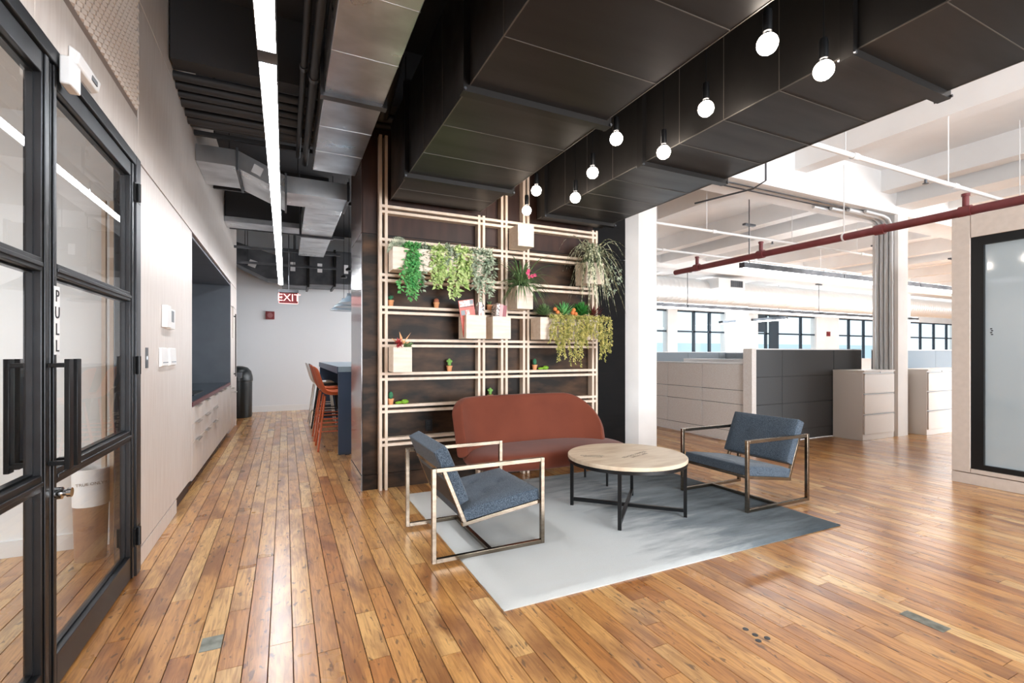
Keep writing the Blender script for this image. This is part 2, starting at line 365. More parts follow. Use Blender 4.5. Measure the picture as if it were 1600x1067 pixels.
ca, sa = math.cos(math.atan(355/746.)), math.sin(math.atan(355/746.))
allb = []
W = .0915; x = -5.0
rb = random.Random(3)
while x < 33:
    y = -3.9+rb.uniform(-1.2, 0)
    brk = 4.22+rb.uniform(-.01, .01)
    while y < 13:
        ln = rb.choice([.45, .7, .9, 1.2, 1.5, 1.9, 2.3])*rb.uniform(.85, 1.15)
        if x < .6 and y < brk-.05 < y+ln: ln = brk-y
        t = rb.random()**.8
        if rb.random() < .12: t *= .3
        allb.append((x, x+W-.0028, max(y, -3.95), min(y+ln-.0022, 13.1), t, rb.random(), -rb.random()*.0005))
        y += ln
    x += W
def vis(b):
    cx, cy = (b[0]+b[1])/2, (b[2]+b[3])/2
    d = cx*sa+cy*ca; s = cx*ca-cy*sa
    if d < .9 or abs(s/d) > 1.2 or cx < -.8: return 0
    if cx > 5.9 and cy < 2.3: return 0
    return (b[3]-b[2])/d**3
allb.sort(key=vis, reverse=True)
for b_ in allb[:298]:
    o = bpy.data.objects.new('floorboard', board_mesh('floorboard', [b_])); COL.objects.link(o); o.parent = fl
o = bpy.data.objects.new('more_floorboards', board_mesh('more_floorboards', allb[298:])); COL.objects.link(o); o.parent = fl; o['kind'] = 'stuff'
build('tin_patch', B().box(-.325, -.245, 2.36, 2.47, 0, .0015), 'tin', fl, label='worn grey metal patch let into the boards')
build('tin_patch', B().box(2.66, 2.73, 1.10, 1.27, 0, .0015), 'tin', fl, label='worn grey metal patch let into the boards')
for q in ((1.886, 1.499), (1.885, 1.45), (1.86, 1.415), (1.912, 1.411)):
    build('pipe_hole_cap', B().lathe([(.013, 0), (.013, .0015), (.009, .002)], (q[0], q[1], 0), 12), 'galv_dull', fl, label='round metal cap in the floor')

# ================================================================== SHELL
def st(name, b, m, label=None, **k): return build(name, b, m, None, label, kind='structure', **k)
ceil = root('ceiling', (0, 0, 3.9), None, None, None, 'structure')
build('black_slab', B().box(-5.2, 3.3, -4, 13.2, 3.9, 4.0), 'ceil_black', ceil)
build('white_slab', B().box(3.3, 34, -4, 13.2, 3.9, 4.0), 'white_paint', ceil)
st('wall_end', B().box(-5.2, 4.2, 11.5, 11.6, 0, 3.9), 'back_wall')
st('baseboard_end', B().box(-5.2, 4.2, 11.485, 11.5, 0, .13), 'base_white')
st('wall_behind', B().box(-5.2, 34, -4.1, -4, 0, 4), 'white_paint')
st('wall_right', B().box(34, 34.1, -4, 13.2, 0, 4), 'white_paint')
st('wall_meeting_left', B().box(-5.2, -5.1, -4, 11.5, 0, 3.9), 'white_paint')
st('wall_meeting_back', B().box(-5.1, -1.02, 3.97, 4.06, 0, 3.9), 'white_paint')
st('baseboard_meeting', B().box(-5.1, -1.02, 3.955, 3.97, 0, .1), 'base_white')
st('ceiling_meeting', B().box(-5.1, -.9, -4, 3.97, 2.75, 2.8), 'white_paint')

# white joists and girders of the office ceiling
xj = 3.95
g_ = 'white ceiling joists'
while xj < 33:
    wd = .26
    build('joist', B().prism([(xj, 3.9), (xj+.03, 3.60), (xj+wd, 3.60), (xj+wd+.03, 3.9)], 'y', -4, 13.1), 'white_paint', ceil)
    xj += 1.93
for y0 in (3.95, 8.9):
    build('girder', B().prism([(y0, 3.9), (y0+.04, 3.34), (y0+.52, 3.34), (y0+.56, 3.9)], 'x', 3.32, 34), 'white_paint', ceil)
for (xa) in (3.32, 8.25, 14.0):
    build('cross_beam', B().box(xa, xa+.45, -4, 13.1, 3.45, 3.9), 'white_paint', ceil)
# black beams over the corridor
build('black_beam', B().box(-.75, 3.2, 4.18, 4.34, 3.39, 3.9), 'ceil_black', ceil)
build('black_beam', B().box(-.75, .6, 7.72, 7.95, 3.17, 3.9), 'ceil_black', ceil)

# far window wall of the office (north side)
YW = 13.0
wf = root('wall_far', (20, YW, 0), None, None, None, 'structure')
build('wall_below', B().box(4.2, 34, YW, YW+.2, 0, 1.0), 'white_paint', wf)
build('wall_above', B().box(4.2, 34, YW, YW+.2, 2.82, 3.9), 'white_paint', wf)
piers = [(4.2, 8.2), (12.3, 12.75), (15.2, 16.0), (20.7, 22.3), (26.4, 27.4), (32.6, 34)]
for a, b in piers: build('pier', B().box(a, b, YW-.05, YW+.2, 1.0, 2.82), 'white_paint', wf)
gaps = [(8.2, 12.3), (12.75, 15.2), (16.0, 20.7), (22.3, 26.4), (27.4, 32.6)]
mull = [[9.5, 11], [13.65, 14.45], [16.35, 17.6, 18.3, 19.8], [23.2, 24.35, 25.4], [29.3, 30.6, 31.9]]
for i, ((a, b), ms) in enumerate(zip(gaps, mull)):
    wr = root('window_%d' % (i+1), ((a+b)/2, YW, 1.0), None, None, None, 'structure')
    for x in ms: build('mullion', B().box(x-.05, x+.05, YW+.02, YW+.1, 1.0, 2.82), 'window_frame', wr)
    build('transom', B().box(a, b, YW+.02, YW+.08, 2.02, 2.08), 'window_frame', wr)
    build('sill', B().box(a, b, YW-.05, YW+.1, .98, 1.02), 'base_white', wr)
    build('head_frame', B().box(a, b, YW+.02, YW+.08, 2.76, 2.82), 'window_frame', wr)
    ed = [a]+ms+[b]
    for j in range(len(ed)-1): build('pane', B().box(ed[j], ed[j+1], YW+.045, YW+.05, 1.02, 2.78), 'glass', wr)
build('dark_panel', B().box(16.4, 17.5, YW-.0, YW+.03, 2.1, 2.8), 'window_frame', wf)
build('dark_panel', B().box(17.75, 18.25, YW-.0, YW+.03, 1.0, 2.8), 'window_frame', wf)
# neighbouring building seen pale through the windows
nb = root('neighbour_building', (20, 30, -10), 'pale building seen through the far office windows', 'building')
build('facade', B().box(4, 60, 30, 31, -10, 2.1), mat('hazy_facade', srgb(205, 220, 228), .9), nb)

# ================================================================== LEFT WALL
XL = -.763
wl = root('wall_left', (XL, 4, 0), 'pale laminate panel wall along the corridor', None, None, 'structure')
build('backing', B().box(XL-.10, XL-.03, 3.42, 5.175, 0, 3.9), 'toe', wl)
build('backing', B().box(XL-.10, XL-.03, 5.175, 9.55, 2.33, 3.9), 'toe', wl)
build('backing', B().box(XL-.10, XL-.03, -4, 3.42, 2.40, 3.9), 'toe', wl)
def pan(y0, y1, z0, z1, m='laminate', name='panel', dx=0): return build(name, B().box(XL-.03, XL+dx, y0+.002, y1-.002, z0+.002, z1-.002), m, wl, bevel=.0015, seg=1)
pan(3.42, 4.72, .115, 2.355); pan(4.72, 5.175, .115, 2.355)
pan(3.42, 4.50, .0, .11, name='base_panel')
for a, b in ((-4, -1.5), (-1.5, .9), (.9, 2.15), (2.15, 3.415), (3.415, 4.70), (4.70, 6.2), (6.2, 7.7), (7.7, 9.55)):
    if b > 3.42 or b < 2: pan(a, b, 2.362, 3.30 if b > 3.42 else 3.9)
    else: pan(a, b, 2.362, 2.60)
    if b > 3.42: pan(a, b, 3.30, 3.9)
pan(.9, 3.415, 2.60, 3.9, 'laminate_dark', 'relief_ground', dx=-.004)
rel = B()
z = 2.64; k = 0
while z < 3.87:
    y = 1.5+(k % 2)*.025
    while y < 3.38:
        rel.add([(XL-.004, y, z), (XL-.004, y+.040, z), (XL-.004, y+.040, z+.026), (XL-.004, y, z+.026), (XL+.008, y+.020, z+.004), (XL+.008, y+.020, z+.020)],
                [(0, 1, 4), (1, 2, 5, 4), (2, 3, 5), (3, 0, 4, 5)])
        y += .05
    z += .033; k += 1
build('embossed_relief', rel, 'bump', wl, kind='stuff')
st('wall_end_left', B().box(-.9, XL, 9.55, 9.6, 0, 3.9), 'laminate')
# opaque core behind the kitchen so the niche is closed
st('wall_niche_core', B().box(-1.52, -1.41, 4.07, 9.6, 0, 3.9), 'white_paint')

# toe kick
st('trim_1', B().box(XL-.08, XL-.05, 4.50, 9.55, 0, .075), 'toe')

# kitchen: niche lining, worktop, cabinets
ni = root('kitchen_niche', (-1.1, 6.9, .8), 'dark slate lined kitchen recess in the pale corridor wall', 'kitchen recess')
build('back_panel', B().box(-1.40, -1.385, 5.19, 8.62, .8, 2.32), 'slate', ni)
build('side_panel', B().box(-1.385, XL-.002, 8.605, 8.62, .8, 2.32), 'slate', ni)
build('side_panel', B().box(-1.385, XL-.002, 5.18, 5.195, .8, 2.32), 'slate', ni)
build('top_panel', B().box(-1.385, XL-.002, 5.195, 8.605, 2.305, 2.32), 'slate', ni)
wt = root('worktop', (-1.07, 6.9, .75), 'glossy dark worktop with maroon front edge in the niche', 'worktop')
build('slab', B().box(-1.385, XL-.012, 5.197, 8.603, .762, .80), 'counter', wt)
build('front_edge', B().box(XL-.012, XL+.004, 5.197, 8.603, .762, .80), 'maroon', wt, label='maroon edge strip')
wc = root('upper_cabinet', (-1.2, 5.7, 1.5), 'dark slate wall cabinet with sloping underside inside the niche', 'cabinet')
build('body', B().prism([(-1.385, 1.45), (-1.1, 1.58), (-1.1, 2.305), (-1.385, 2.305)], 'y', 5.197, 7.2), 'slate', wc)
build('door', B().box(-1.1, -1.085, 5.2, 6.19, 1.585, 2.3), 'slate', wc); build('door', B().box(-1.1, -1.085, 6.2, 7.19, 1.585, 2.3), 'slate', wc)
fa = root('faucet', (-1.25, 6.0, .8), 'chrome sink faucet at the back of the dark worktop', 'faucet')
build('spout', B().tube([(-1.25, 6.0, .8), (-1.25, 6.0, 1.02), (-1.22, 6.0, 1.08), (-1.15, 6.0, 1.08), (-1.12, 6.0, 1.03)], .012, 8), 'chrome', fa, smooth=True)
build('lever', B().box(-1.26, -1.24, 6.02, 6.10, .86, .875), 'chrome', fa)
dsp = root('soap_dispenser', (-.95, 5.5, .8), 'small white countertop dispenser at the near end of the worktop', 'dispenser')
build('body', B().box(-.99, -.9, 5.42, 5.6, .8, .98), 'white_plastic', dsp, bevel=.01)
build('knob', B().lathe([(.018, 0), (.022, .02), (.012, .05)], (-.945, 5.51, .98), 12), 'chrome', dsp, smooth=True)
st_ = root('sink', (-1.05, 6.4, .8), 'black sink rim set in the dark worktop', 'sink')
build('rim', B().box(-1.25, -.88, 6.1, 6.75, .8, .806), 'matte_black', st_)
build('basin', B().box(-1.22, -.91, 6.13, 6.72, .8065, .808), 'matte_black', st_)

cols = [(5.18, 5.77), (5.77, 6.39), (6.39, 7.06)]
def handle(b, y0, y1, z): b.box(XL-.002, XL+.028, y0, y1, z, z+.004); b.box(XL+.024, XL+.028, y0, y1, z-.010, z); return b
names = ['nearest the corridor door', 'in the middle of the three', 'farthest of the three']
for i, (a, b) in enumerate(cols):
    c = root('drawer_cabinet', (XL-.3, (a+b)/2, .08), 'pale three-drawer base cabinet under the worktop, '+names[i], 'cabinet', 'drawer cabinets under the worktop')
    build('body', B().box(-1.38, XL-.022, a+.001, b-.001, .08, .760), 'laminate', c)
    for (z0, z1) in ((.085, .433), (.433, .600), (.600, .757)):
        d = build('drawer', B().box(XL-.02, XL, a+.003, b-.003, z0+.002, z1-.002), 'laminate', c, bevel=.001, seg=1)
        m_ = (a+b)/2
        build('handle', handle(B(), m_-.12, m_+.12, z1-.003), 'nickel', d)
for i, (a, b) in enumerate(((7.06, 7.5), (7.5, 8.6))):
    c = root('door_cabinet', (XL-.3, (a+b)/2, .08), ['narrow pale base cabinet beside the drawer units', 'wide pale base cabinet next to the tall unit'][i], 'cabinet', 'door cabinets under the worktop')
    build('body', B().box(-1.38, XL-.022, a+.001, b-.001, .08, .760), 'laminate', c)
    n = 1 if i == 0 else 2
    for j in range(n):
        y0 = a+(b-a)*j/n; y1 = a+(b-a)*(j+1)/n
        d = build('door', B().box(XL-.02, XL, y0+.003, y1-.003, .087, .755), 'laminate', c, bevel=.001, seg=1)
        build('handle', handle(B(), (y0+y1)/2-.1, (y0+y1)/2+.1, .752), 'nickel', d)
tc_ = root('tall_cabinet', (XL-.3, 9.1, .0), 'tall pale cabinet closing the far end of the kitchen wall', 'cabinet')
build('body', B().box(-1.38, XL-.022, 8.622, 9.545, .0, 2.325), 'laminate', tc_)
build('door', B().box(XL-.02, XL, 8.63, 9.06, .08, .62), 'laminate', tc_, bevel=.001, seg=1)
build('door', B().box(XL-.02, XL, 9.065, 9.54, .08, .60), 'laminate', tc_, bevel=.001, seg=1)
build('door', B().box(XL-.02, XL, 8.63, 9.06, .625, 1.5), 'laminate', tc_, bevel=.001, seg=1)
build('door', B().box(XL-.02, XL, 9.065, 9.54, .605, 2.0), 'laminate', tc_, bevel=.001, seg=1)
build('door', B().box(XL-.02, XL, 8.63, 9.54, 2.005, 2.355), 'laminate', tc_, bevel=.001, seg=1)
build('pull_bar', B().box(XL+.02, XL+.035, 9.10, 9.12, .87, 1.9).box(XL-.002, XL+.02, 9.10, 9.12, .9, .92).box(XL-.002, XL+.02, 9.10, 9.12, 1.85, 1.87), 'matte_black', tc_)
build('handle', handle(B(), 8.7, 8.95, .69), 'nickel', tc_); build('handle', handle(B(), 9.15, 9.4, .60), 'nickel', tc_)
build('handle', handle(B(), 8.7, 8.95, 1.99), 'nickel', tc_)

# ================================================================== GLASS DOORS
fr = root('door_frame', (XL, 2.4, 0), 'black steel frame around the double glass doors', None, None, 'structure')
fr.name = 'trim_2'; WL['trim_2'] = WL.pop('door_frame') if 'door_frame' in WL else Vector((XL, 2.4, 0))
build('jamb', B().box(XL-.09, XL+.012, 3.325, 3.415, 0, 2.36), 'black_frame', fr, bevel=.004)
build('jamb', B().box(XL-.09, XL+.012, 1.04, 1.12, 0, 2.36), 'black_frame', fr, bevel=.004)
build('head', B().box(XL-.09, XL+.012, 1.12, 3.325, 2.305, 2.36), 'black_frame', fr, bevel=.004)
def door(nm, y0, y1, hy, lab):
    d = root(nm, (XL-.03, (y0+y1)/2, .01), lab, None, None, 'structure')
    xa, xb = XL-.042, XL
    S = .052
    for a, b in ((y0, y0+S), (y1-S-.008, y1)):
        build('stile', B().box(xa, xb, a, b, .01, 2.30).box(xb, xb+.006, a+.010, b-.022, .01, 2.30), 'black_frame', d, bevel=.003)
    y0s, y1s = y0+S, y1-S-.008
    build('top_rail', B().box(xa, xb, y0s, y1s, 2.226, 2.30), 'black_frame', d, bevel=.003)
    build('mid_rail', B().box(xa, xb, y0s, y1s, 1.535, 1.583).box(xb, xb+.006, y0s, y1s, 1.55, 1.566), 'black_frame', d, bevel=.003)
    build('mid_rail', B().box(xa, xb, y0s, y1s, .768, .825).box(xb, xb+.006, y0s, y1s, .787, .803), 'black_frame', d, bevel=.003)
    build('bottom_rail', B().box(xa, xb, y0s, y1s, .012, .135), 'black_frame', d, bevel=.003)
    for z0, z1 in ((.135, .768), (.825, 1.535), (1.583, 2.226)):
        build('glass_pane', B().box(XL-.028, XL-.022, y0s, y1s, z0, z1), 'glass', d)
        e = .008
        build('glazing_bead', B().box(xa-.004, xa+.02, y0s, y0s+e, z0, z1).box(xa-.004, xa+.02, y1s-e, y1s, z0, z1).box(xa-.004, xa+.02, y0s+e, y1s-e, z0, z0+e).box(xa-.004, xa+.02, y0s+e, y1s-e, z1-e, z1), 'black_frame', d)
    for sx in (1, -1):
        x0 = (XL+.008) if sx > 0 else xa
        xh = x0+sx*.055
        build('pull_handle', B().box(xh-.008, xh+.008, hy-.018, hy+.018, .836, 1.23).box(x0, xh, hy-.012, hy+.012, 1.20, 1.215).box(x0, xh, hy-.012, hy+.012, .852, .867),
              'matte_black', d, bevel=.002, label='long black flat bar pull handle')
    return d
d1 = door('door_1', 1.125, 2.262, 2.232, 'left leaf of the black steel and glass double door')
d2 = door('door_2', 2.272, 3.320, 2.305, 'right leaf of the black steel and glass double door')
for z in (.226, 1.184, 2.15):
    build('hinge', B().tube([(XL+.022, 3.325, z-.05), (XL+.022, 3.325, z+.05)], .011, 10).box(XL+.006, XL+.014, 3.29, 3.40, z-.05, z+.05), 'matte_black', d2)
build('lock_cylinder', B().lathe([(.022, 0), (.022, .018), (.012, .020), (.012, .03), (.017, .032), (.017, .045)], (XL+.006, 2.30, .736), 14, 'x'), 'chrome', d2, smooth=True)
sg = build('pull_sign', B().box(XL+.0065, XL+.0085, 2.278, 2.322, 1.245, 1.495), 'white_plastic', d2, label='white vertical pull sign')
for i, ch in enumerate('PULL'):
    text('lettering', ch, .062, (XL+.0092, 2.300, 1.458-i*.061), (PI/2, 0, PI/2), 'ink_dark', sg)
# magnetic sensor on door head, motion sensor on the fascia
se = root('door_contact_sensor', (XL+.03, 2.33, 2.25), 'small white contact sensor box above the meeting of the glass doors', 'sensor')
build('body', B().box(XL+.014, XL+.05, 2.295, 2.39, 2.245, 2.35), 'white_plastic', se, bevel=.006)
se2 = root('motion_sensor', (XL+.02, 2.55, 2.38), 'white motion sensor on the pale fascia above the door', 'sensor')
build('body', B().prism([(XL+.001, 2.375), (XL+.03, 2.385), (XL+.038, 2.43), (XL+.001, 2.455)], 'y', 2.42, 2.66), 'white_plastic', se2, bevel=.006)
build('lens', B().box(XL+.033, XL+.037, 2.56, 2.62, 2.395, 2.415), 'grey_plastic', se2)
# items on the panel
th = root('room_controller', (XL+.02, 4.1, 1.43), 'white wall thermostat with a small grey screen', 'thermostat')
build('back_box', B().box(XL+.001, XL+.034, 3.985, 4.11, 1.43, 1.585), 'white_plastic', th, bevel=.003)
build('face', B().box(XL+.001, XL+.03, 4.112, 4.27, 1.425, 1.57), 'white_plastic', th, bevel=.003)
build('screen', B().box(XL+.030, XL+.0315, 4.14, 4.22, 1.475, 1.555), 'grey_plastic', th)
for i, y in enumerate((3.90, 4.17)):
    s_ = root('light_switch', (XL+.01, y+.1, 1.16), ['left white wall dimmer switch below the thermostat', 'right white wall dimmer switch below the thermostat'][i], 'switch', 'wall switches by the glass door')
    build('plate', B().prism([(XL+.001, 1.155), (XL+.020, 1.165), (XL+.014, 1.285), (XL+.001, 1.29)], 'y', y, y+.21), 'white_plastic', s_, bevel=.003)
    build('buttons', B().box(XL+.0185, XL+.0215, y+.04, y+.06, 1.183, 1.19).box(XL+.0185, XL+.0215, y+.08, y+.1, 1.183, 1.19).box(XL+.0185, XL+.0215, y+.12, y+.14, 1.183, 1.19).box(XL+.0185, XL+.0215, y+.16, y+.18, 1.183, 1.19), 'grey_plastic', s_)
ks = root('key_switch', (XL+.002, 3.6, 1.17), 'small steel key switch plate beside the door hinge', 'switch')
build('plate', B().box(XL, XL+.004, 3.565, 3.62, 1.16, 1.285), 'galv_dull', ks)
build('key_hole', B().box(XL+.004, XL+.008, 3.585, 3.605, 1.21, 1.235), 'chrome', ks)
# things behind the glass
bn = root('recycling_bin', (-1.07, 3.74, 0), 'slim round waste bin with white liner behind the glass door', 'bin')
build('body', B().lathe([(.075, 0), (.085, .33)], (-1.07, 3.74, 0), 24), mat('bin_taupe', srgb(150, 118, 98), .4), bn, smooth=True)
ln_ = build('liner', B().lathe([(.087, .33), (.089, .55), (.08, .552), (.078, .35)], (-1.07, 3.74, 0), 24), 'white_plastic', bn, smooth=True)
a_ = math.atan2(-.95, .30)
text('lettering', 'TRUE ONLY!!', .024, (-1.07+.092*math.cos(a_), 3.74+.092*math.sin(a_), .47), (PI/2, 0, a_+PI/2), 'ink', bn)
for i, (x, y, z) in enumerate(((-2.6, 2.3, 2.1), (-2.2, 3.3, 2.0))):
    c = root('disc_lamp', (x, y, z), ['flat white disc lamp in the meeting room, nearer to the camera', 'flat white disc lamp in the meeting room, farther back'][i], 'lamp', 'disc lamps in the meeting room')
    build('disc', B().lathe([(.26, 0), (.27, .015), (.26, .03)], (x, y, z), 28), 'white_plastic', c, smooth=True); build('diffuser', B().lathe([(.25, -.002), (.0001, -.002)], (x, y, z), 28), 'cone_glow', c)
    build('cord', B().tube([(x, y, z+.03), (x, y, 2.75)], .003, 5), 'matte_black', c)
po = root('wooden_post_pair', (-1.0, 3.78, 0), 'pair of pale wooden posts standing behind the glass door', 'post')
build('post', B().box(-1.025, -1.005, 3.76, 3.79, 0, 2.2), 'ash', po); build('post', B().box(-.985, -.965, 3.76, 3.79, 0, 2.2), 'ash', po)

# ================================================================== SHELF WALL BLOCK
sw = root('wall_shelf', (2.1, 4.53, 0), 'dark stained plywood wall behind the lattice shelf', None, None, 'structure')
YB = 4.525
build('core', B().box(.642, 3.62, YB+.005, 5.25, 0, 3.9), 'ceil_black', sw)
for a, b in ((.636, 1.86), (1.86, 3.17), (3.17, 3.63)):
    build('panel', B().box(a+.001, b-.001, YB-.01, YB+.004, .14, 2.345), 'plywood' if b < 3.2 else 'plywood_black', sw)
    build('upper_panel', B().box(a+.001, b-.001, YB-.01, YB+.004, 2.352, 3.9), 'plywood_top' if b < 3.2 else 'plywood_black', sw)
    build('base_panel', B().box(a+.001, b-.001, YB-.02, YB+.004, 0, .135), 'plywood', sw)
M['side_panel'] = mat('satin_brown_side', srgb(78, 66, 62), .16, .2, coat=1)
build('side_panel', B().box(.630, .641, YB-.01, 5.25, .14, 2.345), 'side_panel', sw)
build('side_upper_panel', B().box(.630, .641, YB-.01, 5.25, 2.352, 3.9), 'plywood_top', sw)
build('side_base', B().box(.625, .641, YB-.02, 5.25, 0, .135), 'side_panel', sw)
ot = root('wall_outlet', (1.256, YB-.012, .5), 'black duplex wall outlet low on the dark panel', 'outlet')
build('plate', B().box(1.221, 1.291, YB-.016, YB-.0105, .498, .614), 'matte_black', ot, bevel=.002)
build('sockets', B().box(1.24, 1.272, YB-.019, YB-.016, .515, .55).box(1.24, 1.272, YB-.019, YB-.016, .562, .597), 'bin', ot)

# lattice shelf
YF, YK = 4.43, 4.512
lat = root('lattice_shelf', (2.0, 4.47, 0), 'pale ash lattice shelf of doubled slats on the dark wall', 'shelf')
edges = [(.85), (1.81), (2.06), (2.31), (3.175)]
for R in edges:
    for a in (R-.075, R-.025):
        build('upright_slat', B().box(a, a+.025, YF, YK, 0, 2.625 if R in (1.81, 3.175) else 3.24), 'ash', lat)
levels = [2.607, 2.303, 1.98, 1.685, 1.382, 1.075, .778, .475]
for L_ in levels:
    for z1 in (L_, L_-.05):
        build('cross_slat', B().box(.776, 3.174, YF+.001, YK-.001, z1-.025, z1), 'ash', lat)
# planter boxes (open on top)
def planter(x0, x1, z0, z1, lab, y0=4.21, y1=4.425, soil=True):
    p = root('planter_box', ((x0+x1)/2, (y0+y1)/2, z0), lab, 'planter', 'pale wooden boxes on the lattice shelf')
    t = .012
    build('front_board', B().box(x0, x1, y0, y0+t, z0, z1), 'ash_box', p); build('back_board', B().box(x0, x1, y1-t, y1, z0, z1), 'ash_box', p)
    build('side_board', B().box(x0, x0+t, y0+t, y1-t, z0, z1), 'ash_box', p); build('side_board', B().box(x1-t, x1, y0+t, y1-t, z0, z1), 'ash_box', p)
    build('bottom_board', B().box(x0+t, x1-t, y0+t, y1-t, z0, z0+t), 'ash_box', p)
    if soil: build('soil', B().box(x0+t, x1-t, y0+t, y1-t, z0+t, z1-.03), 'soil', p)
    return p
planter(.856, 1.745, 1.99, 2.19, 'long pale planter box holding the trailing vines, upper left of the shelf', 4.235)
planter(2.07, 2.245, 2.31, 2.52, 'empty pale cube box, topmost on the lattice shelf', soil=False)
planter(2.06, 2.235, 1.69, 1.915, 'pale cube box holding pink flowers and grass')
planter(2.875, 3.10, 1.99, 2.215, 'pale cube box under the striped spider plant')
planter(2.32, 3.03, 1.39, 1.615, 'long pale planter box of succulents, right side of the shelf')
planter(1.53, 1.73, 1.39, 1.61, 'pale cube box holding the large magazines', soil=False)
planter(1.80, 1.99, 1.39, 1.605, 'pale cube box holding the small striped books', soil=False)
planter(.856, 1.02, 1.085, 1.305, 'pale cube box with red flower, lower left of the shelf')

# ---------------- plants
def vine(b, st_b, p, drop, n, L, Wd, rnd, out=.05, spread=.06):
    p = Vector(p); ph = rnd.uniform(0, 6.28); path = []
    dx = rnd.uniform(-spread, spread); m = max(n, 5)
    for i in range(m+1):
        t = i/m
        q = p+Vector((dx*t+.012*math.sin(ph+t*7), -out*min(1, t*5)-.01*math.sin(ph+5*t), .03*math.sin(min(1, t*4)*PI)-drop*max(0, t-.06)))
        path.append(q)
        for k in range(2):
            a = rnd.uniform(0, 2*PI)
            d = Vector((math.cos(a)*.9, -abs(math.sin(a))*.8, rnd.uniform(-1.1, .1)))
            b.leaf(q, d, (rnd.uniform(-.3, .3), -1, .5), L*rnd.uniform(.7, 1.25), Wd*rnd.uniform(.8, 1.2))
    st_b.tube(path[::2], .0016, 4)
def trailing(name, x0, x1, ztop, y, nv, dr, n, L, Wd, m, lab, seed, zoff=.0, out=.05):
    r = random.Random(seed); b = B(); s = B()
    for i in range(nv):
        x = x0+(x1-x0)*(i+.5)/nv+r.uniform(-.01, .01)
        vine(b, s, (x, y+r.uniform(-.01, .04), ztop+r.uniform(-.01, .015)), r.uniform(*dr), n, L, Wd, r, out)
    for i in range(nv*10):
        x = r.uniform(x0, x1); b.leaf((x, y+r.uniform(-.03, .06), ztop+r.uniform(-.02, .04)), (r.uniform(-1, 1), r.uniform(-1, .3), r.uniform(-.2, 1)), (0, -1, 1), L*1.1, Wd)
    t = root(name, ((x0+x1)/2, y, ztop-.05), lab, 'plant', 'trailing plants in the long upper planter' if zoff == 0 else None)
    build('foliage', b, m, t, kind='stuff'); build('stems', s, 'leaf_dark', t, kind='stuff')
    return t
trailing('trailing_vine', .97, 1.09, 2.19, 4.27, 15, (.26, .50), 26, .046, .024, 'leaf_green', 'bright green string-leaved vine, leftmost in the long upper planter', 1)
trailing('trailing_vine', 1.20, 1.34, 2.19, 4.27, 12, (.18, .38), 20, .048, .028, 'leaf_lime', 'yellow-green round-leaved vine left of centre in the long upper planter', 2)
trailing('trailing_vine', 1.42, 1.56, 2.19, 4.27, 12, (.2, .46), 20, .048, .028, 'leaf_lime', 'yellow-green round-leaved vine right of centre in the long upper planter', 3)
trailing('eucalyptus_sprig', 1.60, 1.80, 2.19, 4.27, 12, (.14, .50), 18, .052, .021, 'leaf_grey', 'grey-green small-leaved sprigs at the right end of the long upper planter', 4)
trailing('eucalyptus_sprig', 1.34, 1.44, 2.20, 4.29, 9, (.02, .34), 13, .050, .020, 'leaf_grey', 'grey-green small-leaved sprigs between the two yellow-green vines', 5)
trailing('eucalyptus_sprig', 1.09, 1.19, 2.19, 4.28, 7, (.05, .44), 14, .046, .018, 'leaf_grey', 'grey-green thin sprigs right of the bright green vine', 6)
def fern_sprig():
    r = random.Random(11); b = B()
    for k in range(5):
        a = r.uniform(-.3, .5); 
        for i in range(12):
            t = i/11; q = (.98-.16*t, 4.27-.03*k*t, 2.2+.02*math.sin(a+t*3)+.012*k-.05*t*t)
            b.leaf(q, (-.5, -.2, .9), (0, -1, 0), .025, .007); b.leaf(q, (-.5, -.2, -.9), (0, -1, 0), .03, .007)
    t = root('fern_sprig', (.93, 4.27, 2.19), 'pale thin fern frond at the far left of the long upper planter', 'plant')
    build('foliage', b, 'leaf_grey', t, kind='stuff')
fern_sprig()
# spider plant
def blades(name, c, n, L, wd, m, lab, seed, spread=1.0, up=.9, droop=1.5, yb=-1):
    r = random.Random(seed); b = B()
    for i in range(n):
        a = 2*PI*i/n+r.uniform(-.3, .3); ll = L*r.uniform(.7, 1.2); u = up*r.uniform(.35, 1.35); h = spread*r.uniform(.35, 1.1)
        pts = []
        for j in range(8):
            t = j/7
            pts.append(Vector(c)+Vector((math.cos(a)*h*t, (math.sin(a)*.75-.25)*h*t, u*t-droop*t*t))*ll)
        sd = Vector((-math.sin(a), math.cos(a), 0))
        vs = []
        for j, q in enumerate(pts):
            w_ = wd*math.sin(PI*min(1, .25+.75*j/7))*.5+.0004
            vs += [q+sd*w_, q+Vector((0, 0, -w_*.5)), q-sd*w_]
        for v in vs:
            if v.y > 4.41: v.y = 4.41
        b.add(vs, [(3*j, 3*j+1, 3*j+4, 3*j+3) for j in range(7)]+[(3*j+1, 3*j+2, 3*j+5, 3*j+4) for j in range(7)])
    t = root(name, c, lab, 'plant')
    build('blades', b, m, t, kind='stuff', smooth=True)
    return t
sp = blades('spider_plant', (2.985, 4.28, 2.20), 150, .38, .017, 'leaf_stripe', 'spider plant with arching cream-striped blades, upper right of the shelf', 8, .95, 1.75, 2.1)
bb = B(); rr = random.Random(5)
for i in range(26):
    q = (3.12+rr.uniform(0, .22), 4.22+rr.uniform(-.03, .05), 2.25-rr.uniform(0, .42)); 
    for k in range(6): bb.leaf(q, (rr.uniform(-1, 1), rr.uniform(-1, .2), rr.uniform(-1, 1)), (0, -1, .2), .03, .010)
build('plantlets', bb, 'leaf_grey', sp, kind='stuff')
gp = blades('grass_plant', (2.145, 4.30, 1.90), 150, .34, .014, 'leaf_dark', 'dark tufted grass plant with pink blossoms, centre of the shelf', 9, .95, 1.3, 1.05)
fb = B()
